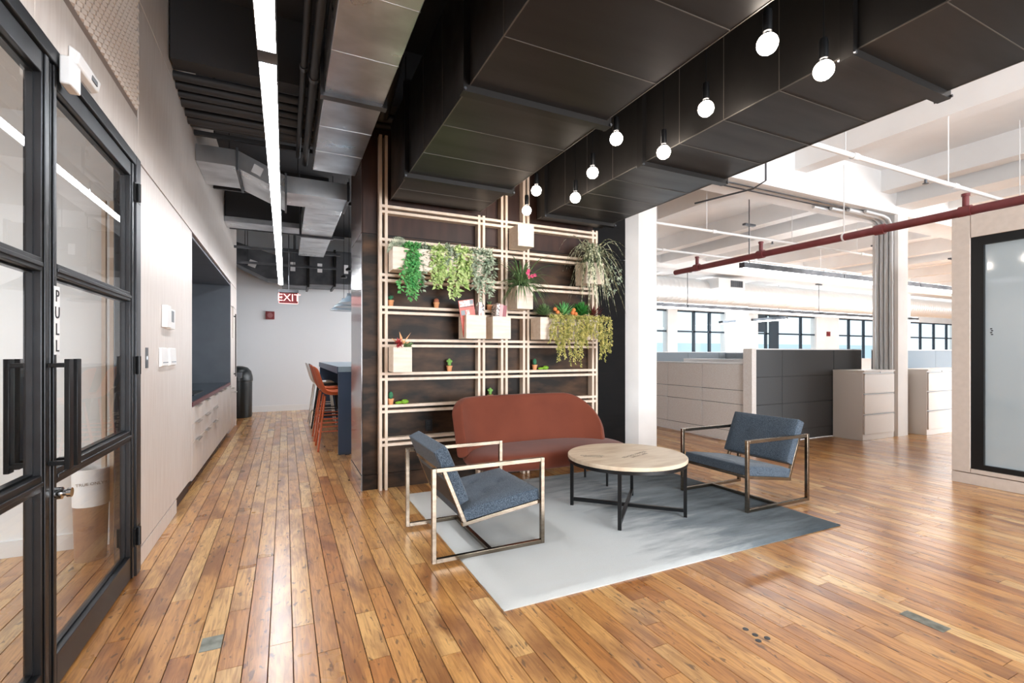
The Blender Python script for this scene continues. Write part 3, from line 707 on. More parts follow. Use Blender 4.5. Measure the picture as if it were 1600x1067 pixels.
def flower(b, c, r, n=10, rnd=random):
    for i in range(n):
        a = 2*PI*i/n*1.618
        b.leaf(c, (math.cos(a), -.6, math.sin(a)), (0, -1, 0), r, r*.7)
for c in ((2.15, 4.17, 2.035), (2.20, 4.17, 2.01), (2.17, 4.18, 2.0), (2.235, 4.18, 2.02), (2.16, 4.17, 2.06)): flower(fb, c, .026)
build('blossoms', fb, 'pink', gp, label='pink blossoms', kind='stuff')
# red flower arrangement
rf = root('flower_arrangement', (.94, 4.30, 1.28), 'crimson and peach artificial flowers in the lower left box', 'flowers')
b = B()
for i in range(60):
    a = random.uniform(0, 2*PI); e = random.uniform(-.7, 1.2)
    b.leaf((.905, 4.222, 1.335), (math.cos(a)*math.cos(e), -abs(math.sin(a))*math.cos(e), math.sin(e*1.6)), (0, 0, 1), random.uniform(.042, .062), .016)
build('red_bloom', b, 'redflower', rf)
b = B()
b.leaf((.95, 4.27, 1.34), (-.3, -.1, 1), (0, -1, 0), .11, .022); b.leaf((.955, 4.27, 1.34), (.7, -.1, 1), (0, -1, 0), .12, .010)
b.leaf((.96, 4.27, 1.33), (1, -.2, .5), (0, -1, 0), .07, .014); b.leaf((.90, 4.27, 1.35), (-1, -.1, .7), (0, -1, 0), .06, .014); b.ball((.955, 4.25, 1.35), .018, 8, 6)
build('peach_bloom', b, 'peach', rf)
b = B()
for i in range(26): b.leaf((.97+random.uniform(-.02, .03), 4.25, 1.31), (random.uniform(-.1, 1), random.uniform(-1, 0), random.uniform(-.6, .6)), (0, -1, .4), .06, .016)
build('leaves', b, 'leaf_dark', rf)
# right planter: succulents and hanging sprays
def succ(name, c, n, L, wd, m, lab, seed, upw=.8):
    r = random.Random(seed); b = B()
    for i in range(n):
        a = i*2.4; e = .2+upw*(i/n)
        b.leaf(c, (math.cos(a)*math.cos(e), math.sin(a)*math.cos(e)*.8-.1, math.sin(e)), (0, 0, 1), L*r.uniform(.8, 1.1), wd)
    t = root(name, c, lab, 'plant'); build('leaves', b, m, t); return t
succ('agave_succulent', (2.62, 4.26, 1.64), 34, .17, .030, 'leaf_green', 'bright green spiky succulent in the middle of the right planter', 1, 1.2)
succ('leafy_succulent', (2.84, 4.27, 1.65), 110, .15, .045, mat('leaf_emerald', srgb(50, 120, 50), .45), 'emerald leafy succulent right of the spiky one', 2, 1.4)
succ('bushy_succulent', (2.40, 4.29, 1.64), 150, .125, .026, 'leaf_dark', 'dark green bushy moss plant at the left end of the right planter', 3, 1.3)
succ('red_tipped_succulent', (3.0, 4.28, 1.64), 34, .16, .022, mat('maroon_leaf', srgb(96, 36, 34), .5), 'dark red pointed succulent at the right end of the planter', 4, .9)
of = root('orange_fruit_cluster', (2.68, 4.25, 1.6), 'cluster of small orange rosettes in the right planter', 'plant')
b = B()
for c in ((2.70, 4.21, 1.67), (2.735, 4.205, 1.66), (2.715, 4.21, 1.70), (2.49, 4.21, 1.70), (2.52, 4.21, 1.67)): b.ball(c, .022, 10, 6)
build('rosettes', b, 'orange_fruit', of, smooth=True)
hs = root('hanging_spray', (2.85, 4.22, 1.6), 'yellow-olive feathery hanging spray spilling over the right planter', 'plant')
b = B(); s = B(); r = random.Random(12)
spec = [(2.44, .30), (2.47, .36), (2.52, .47), (2.55, .50), (2.585, .42), (2.64, .30), (2.68, .52), (2.72, .55), (2.75, .48), (2.80, .35), (2.84, .38), (2.90, .25), (2.97, .28), (3.02, .35), (3.07, .46), (3.11, .48), (3.16, .40), (2.61, .22), (2.87, .22), (2.77, .3)]
for x, dr in spec:
    for q_ in range(3):
        vine(b, s, (x+r.uniform(-.012, .012), 4.215, 1.62), dr*r.uniform(.75, 1.02), 34, .025, .012, r, .06 if x < 3 else .03, .06)
for i in range(500): b.leaf((r.uniform(2.42, 3.12), 4.21+r.uniform(-.05, .06), 1.62+r.uniform(-.03, .03)), (r.uniform(-1, 1), r.uniform(-1, .3), r.uniform(-.5, 1)), (0, -1, 1), .022, .01)
build('foliage', b, 'leaf_olive', hs, kind='stuff'); build('stems', s, 'leaf_dark', hs, kind='stuff')

# small potted cacti
def pot(x, z, lab, kind_, y=4.455):
    t = root('potted_cactus', (x, y, z), lab, 'cactus', 'small cactus pots on the lattice shelf')
    build('pot', B().lathe([(.020, 0), (.027, .043), (.030, .043), (.030, .055), (.026, .055), (.025, .048), (.0001, .048)], (x, y, z), 16), 'terracotta', t, smooth=True)
    b = B()
    if kind_ == 'ball': b.ball((x, y, z+.068), .026, 12, 8); m = mat_ = 'brownball'
    elif kind_ == 'tall': b.ball((x, y, z+.085), .022, 12, 8, (1, 1, 1.6)); m = 'cactus'
    elif kind_ == 'knobbly':
        b.ball((x, y, z+.075), .018, 10, 7, (1, 1, 1.6)); b.ball((x-.018, y, z+.10), .012, 8, 6); b.ball((x+.018, y, z+.098), .013, 8, 6); b.ball((x, y, z+.112), .014, 8, 6); b.ball((x-.01, y-.015, z+.07), .012, 8, 6); m = 'cactus_light'
    elif kind_ == 'arms':
        b.ball((x, y, z+.075), .012, 10, 7, (1, 1, 2)); b.ball((x-.015, y, z+.08), .008, 8, 6, (1, 1, 1.7)); b.ball((x+.016, y, z+.085), .008, 8, 6, (1, 1, 1.8)); m = 'cactus'
    else:
        for k in range(10): b.leaf((x, y, z+.05), (math.cos(k*2.4)*.6, math.sin(k*2.4)*.6, 1), (0, -1, 0), .05, .012)
        m = 'leaf_dark'
    build('cactus_body', b, m, t, smooth=True)
M['brownball'] = mat('brown_cactus', srgb(176, 110, 84), .8)
pot(.882, 1.685, 'small green cactus in a terracotta pot below the long upper planter, far left', 'arms')
pot(1.315, 1.685, 'round brown cactus in a terracotta pot below the trailing vines', 'ball')
pot(1.865, 1.685, 'spiky little cactus in a terracotta pot above the box of striped books', 'spiky')
pot(1.445, 1.075, 'knobbly light green cactus in a terracotta pot right of the red flower box', 'knobbly')
pot(.882, .778, 'tall blue-green cactus in a terracotta pot, lowest on the left', 'tall')
pot(2.385, 1.075, 'tall dark green cactus in a terracotta pot under the right planter', 'tall')
pot(1.875, .778, 'cactus pot just behind the top of the rust sofa', 'knobbly')
def pad(x, z, lab):
    t = root('cactus_pad', (x, 4.455, z), lab, 'cactus', 'fallen cactus pads on the shelf')
    build('pads', B().ball((x, 4.455, z+.014), .014, 12, 8, (2.6, 1.2, 1)).ball((x+.055, 4.45, z+.022), .022, 12, 8, (1.7, 1, 1)), 'lime', t, smooth=True)
pad(.955, .778, 'lime green cactus pads lying beside the lowest left pot'); pad(2.46, 1.075, 'lime green cactus pads lying under the right planter')

# magazines
def mag_mat(name, c1, c2, sc):
    return mat(name, c1, .4, col2=c2, scale=sc, stretch=(1, 1, 2.5), thr=(.47, .53), detail=1)
mm = [mag_mat('cover_red', srgb(206, 84, 66), srgb(235, 196, 180), 22), mag_mat('cover_blue', srgb(210, 200, 205), srgb(150, 60, 60), 30), mag_mat('cover_pattern', srgb(236, 220, 216), srgb(190, 70, 72), 60), mag_mat('cover_stripe', srgb(224, 190, 190), srgb(160, 60, 66), 50)]
M['cover_orange'] = mat('cover_orange', srgb(206, 92, 66), .4, col2=srgb(190, 70, 56), scale=20); M['cover_cream'] = mat('cover_cream', srgb(226, 220, 222), .4, col2=srgb(206, 160, 150), scale=35, thr=(.5, .56), detail=1)
M['cover_grey'] = mat('cover_grey', srgb(120, 128, 134), .4); M['cover_dots'] = mat('cover_dots', srgb(228, 206, 198), .4, col2=srgb(40, 34, 38), scale=90, thr=(.56, .58), detail=0)
M['cover_pink'] = mat('cover_pink', srgb(222, 160, 160), .4); M['cover_maroon'] = mat('cover_maroon', srgb(140, 52, 62), .4)
def book(x, y, z, w_, h, t, lean, m, lab, ry=0, name='magazine', grp='magazines in the left cube box'):
    r_ = root(name, (x, y, z), lab, 'magazine', grp)
    o = build('cover', B().box(x-w_/2, x+w_/2, y-t/2, y-t/2+.0015, z, z+h).box(x-w_/2, x+w_/2, y+t/2-.0015, y+t/2, z, z+h).box(x-w_/2-.001, x-w_/2, y-t/2, y+t/2, z, z+h), m, r_)
    build('pages', B().box(x-w_/2, x+w_/2-.004, y-t/2+.0015, y+t/2-.0015, z+.002, z+h-.003), 'paper', r_)
    r_.rotation_euler = (lean, ry, 0); return r_
m1 = book(1.60, 4.275, 1.415, .15, .345, .008, .05, M['cover_orange'], 'large red-orange magazine leaning left at the front of the left cube box', ry=-.17)
F0 = 4.2705
def cov(nm, x0_, x1_, z0_, z1_, m_, k=0): build(nm, B().box(x0_, x1_, F0-.0012*(1+k), F0-.0002, z0_, z1_), m_, m1)
cov('printed_band', 1.53, 1.67, 1.70, 1.755, 'cover_cream'); cov('printed_photo', 1.635, 1.67, 1.715, 1.755, 'cover_grey', 1); cov('printed_photo', 1.535, 1.575, 1.62, 1.665, 'cover_grey'); cov('printed_photo', 1.585, 1.62, 1.62, 1.665, 'cover_cream')
cov('printed_line', 1.53, 1.67, 1.692, 1.697, 'ink_dark')
book(1.682, 4.29, 1.415, .030, .325, .10, .03, M['cover_cream'], 'white and blue spined magazine upright in the left cube box')
book(1.712, 4.30, 1.415, .026, .305, .10, .03, M['cover_dots'], 'magazine with black dots on cream at the right of the left cube box')
for i in range(3):
    book(1.842+i*.037, 4.30, 1.41, .034, .325-.008*i, .12, 0, M[['cover_dots', 'cover_pink', 'cover_maroon'][i]], ['dotted cream book, left of the three leaning books', 'pink book, middle of the three leaning books', 'dark red book, right of the three leaning books'][i], ry=.10, name='small_book', grp='striped books in the right cube box')

# ================================================================== COLUMN beside the shelf
cy0 = 4.47
colm = st('column', B().prism([(3.635, cy0+.16), (3.79, cy0), (4.06, cy0), (4.215, cy0+.16), (4.215, cy0+.6), (3.635, cy0+.6)], 'z', 0, 3.9), 'col_paint', 'white painted chamfered column at the end of the shelf wall')
build('base', B().prism([(3.60, cy0+.145), (3.78, cy0-.03), (4.07, cy0-.03), (4.245, cy0+.145), (4.245, cy0+.62), (3.632, cy0+.62)], 'z', 0, .01), 'col_paint', colm)

# ================================================================== DUCTS
def rect_duct(name, x0, x1, z0, z1, secs, m, fm, lab, ribs=.46, fl_=.035, grp=None):
    t = root(name, ((x0+x1)/2, (secs[0]+secs[-1])/2, z0), lab, 'duct', grp)
    for a, b in zip(secs[:-1], secs[1:]):
        build('duct_section', B().box(x0, x1, a+.02, b-.02, z0, z1), m, t, bevel=.004, seg=1)
        n = int((b-a)/ribs)
        for i in range(1, n+1):
            y = a+(b-a)*i/(n+1)
            build('seam', B().box(x0-.002, x1+.002, y-.002, y+.002, z0-.002, z1+.002), 'duct_seam' if m == 'duct_black' else m, t)
    if m == 'duct_black':
        for x in (x0, x1): build('corner_edge', B().box(x-.003, x+.003, secs[0], secs[-1]-.01, z0-.002, z0+.003), 'duct_seam', t)
    for y in secs[1:-1]:
        f = fl_
        build('flange', B().box(x0-f, x1+f, y-.03, y+.03, z0-f, z0).box(x0-f, x1+f, y-.03, y+.03, z1, z1+f).box(x0-f, x0, y-.03, y+.03, z0, z1).box(x1, x1+f, y-.03, y+.03, z0, z1).box(x0+.02, x1-.02, y-.02, y+.02, z0+.002, z1-.002), fm, t)
        for x in (x0-f+.008, x1+f-.008): build('bolt', B().lathe([(.008, -.04), (.008, .04)], (x, y, z0-f+.01), 8, 'y'), 'galv_dull', t)
        build('hanger_rod', B().tube([(x0-.02, y, z1), (x0-.02, y, 3.9)], .006, 6).tube([(x1+.02, y, z1), (x1+.02, y, 3.9)], .006, 6), fm, t)
    return t
rect_duct('black_duct', .872, 1.745, 2.65, 3.34, [-1.4, .55, 2.375, 3.72, 4.42], 'duct_black', 'flange_black', 'large black rectangular duct on the left of the pendant bulbs', grp='black ceiling ducts')
rect_duct('black_duct', 2.38, 3.19, 2.65, 3.34, [-1.6, -.1, 1.33, 2.755, 4.20, 4.42], 'duct_black', 'flange_black', 'large black rectangular duct on the right of the pendant bulbs', grp='black ceiling ducts')
rect_duct('silver_duct', .24, .628, 3.0, 3.3, [.6, 1.9, 3.45, 4.95], 'galv', 'galv_dull', 'galvanised duct above the corridor, near section', .55, .025, 'galvanised corridor ducts')
rect_duct('silver_duct', .215, .628, 2.97, 3.25, [5.95, 7.6, 9.2], 'galv', 'galv_dull', 'galvanised duct above the corridor, far section', .5, .025, 'galvanised corridor ducts')
# branch duct crossing the corridor with a tapered elbow
br = root('branch_duct', (.1, 5.6, 2.9), 'galvanised branch duct crossing the corridor ceiling from the left wall', 'duct')
build('tapered_section', B().prism([(-.76, 3.07), (-.45, 3.07), (.0, 2.88), (.0, 3.05), (-.42, 3.23), (-.76, 3.23)], 'y', 5.35, 6.05), 'galv', br)
build('straight_section', B().box(.002, .628, 5.35, 5.80, 2.88, 3.05), 'galv', br)
build('flange', B().box(-.43, -.41, 5.33, 6.07, 3.03, 3.25), 'galv_dull', br); build('flange', B().box(.0, .02, 5.33, 6.07, 2.86, 3.07), 'galv_dull', br); build('flange', B().box(.60, .62, 5.33, 5.82, 2.86, 3.07), 'galv_dull', br)
build('label_sticker', B().prism([(-.30, 3.04), (-.22, 3.00), (-.19, 3.08), (-.27, 3.12)], 'y', 5.342, 5.349), 'tan_sticker', br)
b2 = root('cross_duct', (-.2, 7.5, 3.05), 'thin flat duct crossing the corridor farther back', 'duct')
build('body', B().box(-.76, .20, 7.70, 8.08, 3.09, 3.16), 'galv', b2)
fd = root('large_duct', (.6, 10.3, 2.6), 'big dark duct run at the end of the corridor ceiling', 'duct')
for i, x in enumerate((-.05, .45, .95, 1.45, 1.95)):
    build('duct_section', B().prism([(10.55-.06*i, 2.62+.03*i), (11.3, 2.62+.03*i), (11.3, 3.35), (10.55-.06*i, 3.35)], 'x', x, x+.46), 'galv_dull', fd, bevel=.01)
    build('flange', B().box(x+.46, x+.50, 10.5-.06*i, 11.32, 2.59+.03*i, 3.38), 'flange_black', fd)
    build('label_sticker', B().box(x+.15, x+.24, 10.54-.06*i-.004, 10.542-.06*i, 2.9, 3.08), 'tan_sticker', fd)
build('hanger_rod', B().tube([(.2, 10.9, 3.35), (.2, 10.9, 3.9)], .01, 6).tube([(2.0, 10.9, 3.35), (2.0, 10.9, 3.9)], .01, 6), 'galv_dull', fd)
fe = root('sloped_duct', (-.7, 10.5, 2.6), 'dull duct with a sloping underside at the far left of the corridor ceiling', 'duct')
build('duct_section', B().prism([(-1.5, 3.0), (-.9, 2.95), (-.3, 2.66), (-.1, 2.66), (-.1, 3.1), (-.8, 3.3), (-1.5, 3.3)], 'y', 10.1, 10.7), 'galv_dull', fe)
build('label_sticker', B().prism([(-.62, 2.88), (-.5, 2.84), (-.46, 2.96), (-.58, 3.0)], 'y', 10.09, 10.099), 'tan_sticker', fe)
# black pipes crossing the corridor above
for i, (y, z, r) in enumerate(((4.37, 3.36, .035), (4.47, 3.34, .035), (4.57, 3.32, .03), (4.69, 3.32, .05), (4.85, 3.30, .035), (4.97, 3.30, .05), (5.1, 3.32, .035))):
    t = root('ceiling_pipe', (-.2, y, z), ['nearest', 'second', 'third', 'fourth, thicker', 'fifth', 'sixth, thicker', 'farthest'][i]+' of the black pipes crossing the corridor ceiling in a parallel row', 'pipe', 'parallel black pipes over the corridor')
    build('run', B().tube([(-.765, y, z), (3.0, y, z)], r, 10), 'pipe_black', t, smooth=True)
    build('coupling', B().tube([(.1+.05*i, y, z), (.18+.05*i, y, z)], r+.008, 10), 'pipe_black', t, smooth=True)
for i, (x, z, r, la) in enumerate(((.185, 3.18, .028, 'black pipe running beside the silver duct, lowest of three'), (.12, 3.24, .022, 'black pipe running beside the silver duct, middle of three'), (.18, 3.27, .02, 'black pipe running beside the silver duct, uppermost of three'))):
    t = root('ceiling_pipe', (x, 5, z), la, 'pipe', 'pipes beside the silver duct')
    build('run', B().tube([(x, .5, z), (x, 5.3, z)], r, 10), 'pipe_black', t, smooth=True)
    for y in (1.8, 3.6): build('clamp', B().tube([(x, y, z), (x, y+.04, z)], r+.007, 10), 'galv_dull', t)
for i, (y, z) in enumerate(((5.25, 3.28), (6.6, 3.2), (8.4, 3.15), (9.1, 3.0), (9.7, 2.85))):
    t = root('ceiling_strut', (-.1, y, z), ['black steel strut just in front of the branch duct', 'black steel strut between branch duct and flat duct', 'steel strut behind the flat crossing duct', 'steel strut near the far end of the strip light', 'steel strut in front of the dark rear duct'][i], 'strut')
    build('channel', B().box(-.76, .9, y, y+.035, z, z+.04), 'pipe_black' if i < 2 else 'galv_dull', t)
    build('rod', B().tube([(-.6, y+.02, z), (-.6, y+.02, 3.9)], .006, 6).tube([(.15, y+.02, z), (.15, y+.02, 3.9)], .006, 6), 'pipe_black', t)
# flexible black duct near the top of the shelf
fx = root('flexible_hose', (.75, 4.3, 3.3), 'black flexible duct elbow above the shelf top', 'duct')
pa = []
for i in range(25):
    t = i/24; pa.append((.735+.03*math.sin(t*2.2), 4.1-.9*t*.6, 3.24+.26*math.sin(t*1.6)))
build('hose', B().tube(pa, [.055+.005*(i % 2) for i in range(25)], 12), 'pipe_black', fx, smooth=True)

# ================================================================== LINEAR LIGHT
sl = [(-1.2, 2.405), (2.505, 5.06), (5.09, 7.63), (7.66, 10.45)]
if True:
    s_ = root('linear_light', (-.072, 4.6, 2.6), 'long white linear light running down the corridor ceiling', 'light')
    for i, (a, b) in enumerate(sl):
        build('housing', B().box(-.112, -.032, a, b, 2.614, 2.69).box(-.112, -.108, a, b, 2.596, 2.614).box(-.036, -.032, a, b, 2.596, 2.614), 'galv_dull', s_)
        build('diffuser', B().box(-.108, -.036, a+.004, b-.004, 2.602, 2.614), 'strip', s_)
    build('joiner', B().box(-.112, -.032, 2.405, 2.505, 2.603, 2.69), 'galv_dull', s_)
    for y in (.4, 2.45, 5.075, 7.5, 10.2): build('suspension_wire', B().tube([(-.072, y, 2.69), (-.072, y, 3.9)], .003, 5), 'pipe_black', s_)
# exit sign, fire alarm
ex = root('exit_sign', (.06, 9.0, 2.05), 'red illuminated EXIT sign hanging at the corridor end', 'sign')
build('housing', B().box(-.10, .215, 8.98, 9.04, 2.285, 2.335), 'galv_dull', ex)
build('face', B().box(-.085, .20, 8.995, 9.012, 2.105, 2.285), 'red_dark', ex)
build('edge', B().box(-.092, -.085, 8.993, 9.014, 2.10, 2.285).box(.20, .207, 8.993, 9.014, 2.10, 2.285).box(-.085, .20, 8.993, 9.014, 2.098, 2.105), 'exit_glow', ex)
text('lettering', '<', .09, (-.065, 8.992, 2.195), (PI/2, 0, 0), 'exit_glow', ex, .002)
text('lettering', 'EXIT', .175, (.065, 8.992, 2.195), (PI/2, 0, 0), 'exit_glow', ex, .002)
build('stem', B().tube([(.06, 9.0, 2.335), (.06, 9.0, 3.9)], .008, 8), 'galv_dull', ex)
fa_ = root('fire_alarm', (-.28, 11.48, 2.0), 'dark red square fire alarm on the white end wall', 'alarm')
build('box', B().box(-.37, -.20, 11.45, 11.5, 1.98, 2.15), 'red_dark', fa_, bevel=.008); build('horn', B().lathe([(.055, 0), (.045, .01)], (-.285, 11.44, 2.065), 16, 'y'), mat('alarm_grey', srgb(150, 90, 92), .5), fa_)

# ================================================================== PENDANT BULBS
PB = [(1.90, 1.402, 69, 'nearest bulb pendant, at the upper right'), ]
def pray(u, X_):
    s = (u-800)/746.; rx = sa+s*ca; ry = ca-s*sa; t = X_/rx; return (X_, ry*t, t)
pend = [(1199, 69, 1.90, 'largest globe bulb pendant, nearest the camera'), (1287, 110, 2.27, 'globe bulb pendant farthest to the right'),
        (1103, 170, 2.19, 'globe bulb pendant third from the right'), (1037, 238, 2.25, 'low globe bulb pendant fourth from the right'),
        (963, 217, 2.07, 'globe bulb pendant fifth from the right'), (926, 270, 2.14, 'globe bulb pendant sixth from the right'),
        (899, 309, 2.24, 'small low globe bulb pendant against the right black duct'), (838, 298, 1.99, 'small globe bulb pendant second from the left'),
        (823, 329, 2.10, 'smallest globe bulb pendant, in front of the shelf uprights')]
pp = None
for u, v, X_, lab in pend:
    x, y, t = pray(u, X_); z = 1.25+(552-v)/746.*t
    r = .043 if pp is None else None
    if pp is None:
        pp = root('pendant_lamp', (x, y, z), lab, 'lamp', 'globe bulb pendants between the black ducts')
        build('bulb', B().ball((x, y, z), .0435, 24, 14), 'bulb', pp, smooth=True, sub=0)
        build('socket', B().lathe([(.006, .048), (.0185, .054), (.0195, .065), (.0195, .135), (.017, .147), (.004, .152)], (x, y, z), 18), 'matte_black', pp, smooth=True)
        build('collar', B().lathe([(.012, .040), (.012, .052)], (x, y, z), 14), 'chrome', pp)
        build('cord', B().tube([(x, y, z+.15), (x, y, z+1.9)], .003, 6), 'matte_black', pp)
    else:
        dup(pp, (x, y, z), 0, lab)
cc = bpy.data.objects.new('x', None); bpy.data.objects.remove(cc)

# ================================================================== RUG, TABLE, CHAIRS, SOFA
rg = B()
nx, ny = 90, 68; rnd = random.Random(2)
x0, x1, y0, y1 = .955, 3.64, 2.10, 4.20
vs = []
for i in range(nx+1):
    for j in range(ny+1):
        e = (i in (0, nx)) or (j in (0, ny))
        vs.append((x0+(x1-x0)*i/nx+(rnd.uniform(-.003, .003) if e else 0), y0+(y1-y0)*j/ny+(rnd.uniform(-.003, .003) if e else 0), .008 if e else .017+rnd.uniform(0, .0018)))
rg.add(vs, [(i*(ny+1)+j, (i+1)*(ny+1)+j, (i+1)*(ny+1)+j+1, i*(ny+1)+j+1) for i in range(nx) for j in range(ny)])
rg.box(x0+.003, x1-.003, y0+.003, y1-.003, .0005, .008)
build('area_rug', rg, 'rug', None, 'pale grey area rug fading to slate at the right, under the lounge seating', 'rug', smooth=True)

# coffee table
TX, TY, TR = 2.415, 2.99, .455
tb = root('coffee_table', (TX, TY, .0182), 'round coffee table with pale wood top and black steel frame', 'table')
pts = [(TX+math.cos(a*PI/32)*TR, TY+math.sin(a*PI/32)*TR) for a in range(64)]
build('tabletop', B().lathe([(TR-.004, .432), (TR, .436), (TR, .458), (TR-.004, .462), (.0001, .462)], (TX, TY, 0), 64), 'table_wood', tb, smooth=True)
build('apron_ring', B().lathe([(TR-.008, .408), (TR-.003, .408), (TR-.003, .433), (TR-.03, .433), (TR-.03, .408)], (TX, TY, 0), 64), 'matte_black', tb, smooth=True)
legs = [(2.14, 2.775), (2.745, 2.745), (2.16, 3.35), (2.79, 3.33)]
legs = []
for a in (40, 130, 220, 310):
    a = math.radians(a+5); legs.append((TX+math.cos(a)*(TR-.022), TY+math.sin(a)*(TR-.022), a))
for x, y, a in legs:
    k = B().box(-.0125, .0125, -.0125, .0125, .0182, .408); k.xf(Matrix.Translation((x, y, 0)) @ Matrix.Rotation(a, 4, 'Z')); build('leg', k, 'matte_black', tb)
for i in (0, 1):
    a = legs[i][2]; k = B().box(-TR+.035, TR-.035, -.0125, .0125, .055+i*.0005, .080+i*.0005); k.xf(Matrix.Translation((TX, TY, 0)) @ Matrix.Rotation(a, 4, 'Z')); build('stretcher', k, 'matte_black', tb)
text('stamp_lettering', 'ORIGINAL\nGOODS', .04, (2.13, 3.04, .4622), (0, 0, -.5), 'ink', tb, .0003)
text('stamp_lettering', 'FRAGILE HANDLE\nWITH CARE', .042, (2.47, 2.93, .4622), (0, 0, .35), 'ink', tb, .0003)

# lounge chairs, built facing +X with origin at floor centre
def make_chair(loc, lab):
    X, Y, Z = loc
    c = root('lounge_chair', loc, lab, 'chair', 'steel framed lounge chairs')
    T = .026; hx = .375; hy = .345; H = .557
    def bx(*a): return B().box(X+a[0], X+a[1], Y+a[2], Y+a[3], Z+a[4], Z+a[5])
    for s in (-1, 1):
        ya, yb = (-hy, -hy+T) if s < 0 else (hy-T, hy)
        b = B()
        for q in ((-hx, -hx+T, 0, H), (hx-T, hx, 0, H), (-hx+T, hx-T, 0, T), (-hx+T, hx-T, H-T, H)):
            b.box(X+q[0], X+q[1], Y+ya, Y+yb, Z+q[2], Z+q[3])
        build('side_frame', b, 'chrome_warm', c, bevel=.002)
        yi = (-hy+T, -hy+2*T) if s < 0 else (hy-2*T, hy-T)
        b = B().prism([(X-.305, Z+.53), (X-.280, Z+.53), (X-.150, Z+.205), (X-.175, Z+.205)], 'y', Y+yi[0], Y+yi[1])
        build('back_strut', b, 'chrome_warm', c, bevel=.002)
        b = B().prism([(X-.18, Z+.181), (X+.35, Z+.254), (X+.35, Z+.279), (X-.18, Z+.206)], 'y', Y+yi[0], Y+yi[1])
        build('seat_rail', b, 'chrome_warm', c, bevel=.002)
    build('cross_bar', bx(-.013, .013, -hy+T, hy-T, .001, T-.001), 'chrome_warm', c, bevel=.002)
    build('cross_bar', bx(-.305, -.28, -hy+2*T, hy-2*T, .505, .53), 'chrome_warm', c, bevel=.002)
    build('cross_bar', bx(.325, .35, -hy+2*T, hy-2*T, .2555, .2785), 'chrome_warm', c, bevel=.002)
    w_ = hy-T-.004
    def cushion(p0, d, n, L, th, nm, tuft):
        # cushion slab: p0 lower corner in XZ, d along, n thickness direction
        b = B(); NX, NY = 14, 16
        top = []; bot = []
        for i in range(NX+1):
            for j in range(NY+1):
                u = i/NX; v = -1+2*j/NY
                e = min(1, min(u, 1-u)*9)**.5*min(1, (1-abs(v))*9)**.5
                dp = 0
                for (tu, tv) in tuft: dp += math.exp(-(((u-tu)*L)**2+((v-tv)*w_)**2)/.0008)
                t_ = th*(.86+.14*e)-.016*dp
                top.append((X+p0[0]+d[0]*L*u+n[0]*t_, Y+v*w_, Z+p0[1]+d[1]*L*u+n[1]*t_))
                bot.append((X+p0[0]+d[0]*L*u, Y+v*w_, Z+p0[1]+d[1]*L*u))
        N1 = (NX+1)*(NY+1); ix = lambda i, j: i*(NY+1)+j
        fs = [(ix(i, j), ix(i+1, j), ix(i+1, j+1), ix(i, j+1)) for i in range(NX) for j in range(NY)]
        fs += [tuple(N1+k for k in reversed(f)) for f in fs]
        for i in range(NX):
            fs += [(ix(i, 0), ix(i, 0)+N1, ix(i+1, 0)+N1, ix(i+1, 0)), (ix(i, NY), ix(i+1, NY), ix(i+1, NY)+N1, ix(i, NY)+N1)]
        for j in range(NY):
            fs += [(ix(0, j), ix(0, j+1), ix(0, j+1)+N1, ix(0, j)+N1), (ix(NX, j), ix(NX, j)+N1, ix(NX, j+1)+N1, ix(NX, j+1))]
        b.add(top+bot, fs)
        return build(nm, b, 'fabric', c, bevel=.006, ang=50)
    sd = Vector((.535, .073)).normalized(); sn = Vector((-sd.y, sd.x))
    tf = [(.38, -.38), (.38, .38), (.68, 0), (.68, -.7), (.68, .7)]
    cu = cushion((-.165, .209), sd, sn, .525, .083, 'seat_cushion', [(.42, -.4), (.42, .4), (.72, 0)])
    bd = Vector((-.150, .345)).normalized(); bn_ = Vector((bd.y, -bd.x))
    cb = cushion((-.208, .305), bd, bn_, .375, .092, 'back_cushion', [(.55, -.4), (.55, .4)])
    k = B().prism([(X-.213, Z+.303), (X-.209, Z+.305), (X-.341, Z+.637), (X-.345, Z+.635)], 'y', Y-w_, Y+w_)
    build('back_cover', k, 'fabric_back', c)
    return c
ch = make_chair((1.150, 3.055, .0182), 'blue-grey cushioned steel lounge chair with its back to the corridor, left of the table')
dup(ch, (3.592, 2.885, .0182), PI, 'blue-grey cushioned steel lounge chair on the dark end of the rug, right of the table')

# sofa
so = root('loveseat', (2.08, 3.8, .0), 'rust velvet loveseat with a rounded shell back in front of the shelf', 'sofa')
def shell():
    b = B(); NU, NV = 36, 10; f = []
    Wd = .725; Ht = .545
    for i in range(NU+1):
        q = -1+2*i/NU; s = math.copysign(1-(1-abs(q))**1.5, q); x = s*Wd
        r = .13 if s < 0 else .32
        e = max(0, abs(x)-(Wd-r))
        top = Ht-(r-math.sqrt(max(0, r*r-e*e)))*(1.0 if s < 0 else 1.1)
        low = .06*abs(s)**6
        for j in range(NV+1):
            t = j/NV; z = .315+low+(top-low)*t
            hz = (z-.3)/.5
            y = 4.07+.07*hz-.30*abs(s)**3.2*(1-.25*hz)
            f.append((2.075+x*(1+.035*hz), y, z))
    n = len(f); ix = lambda i, j: i*(NV+1)+j
    b.add(f, [(ix(i, j), ix(i+1, j), ix(i+1, j+1), ix(i, j+1)) for i in range(NU) for j in range(NV)])
    return b
M_s = build('shell_back', shell(), 'velvet', so, smooth=True, sub=2, solid=.10)
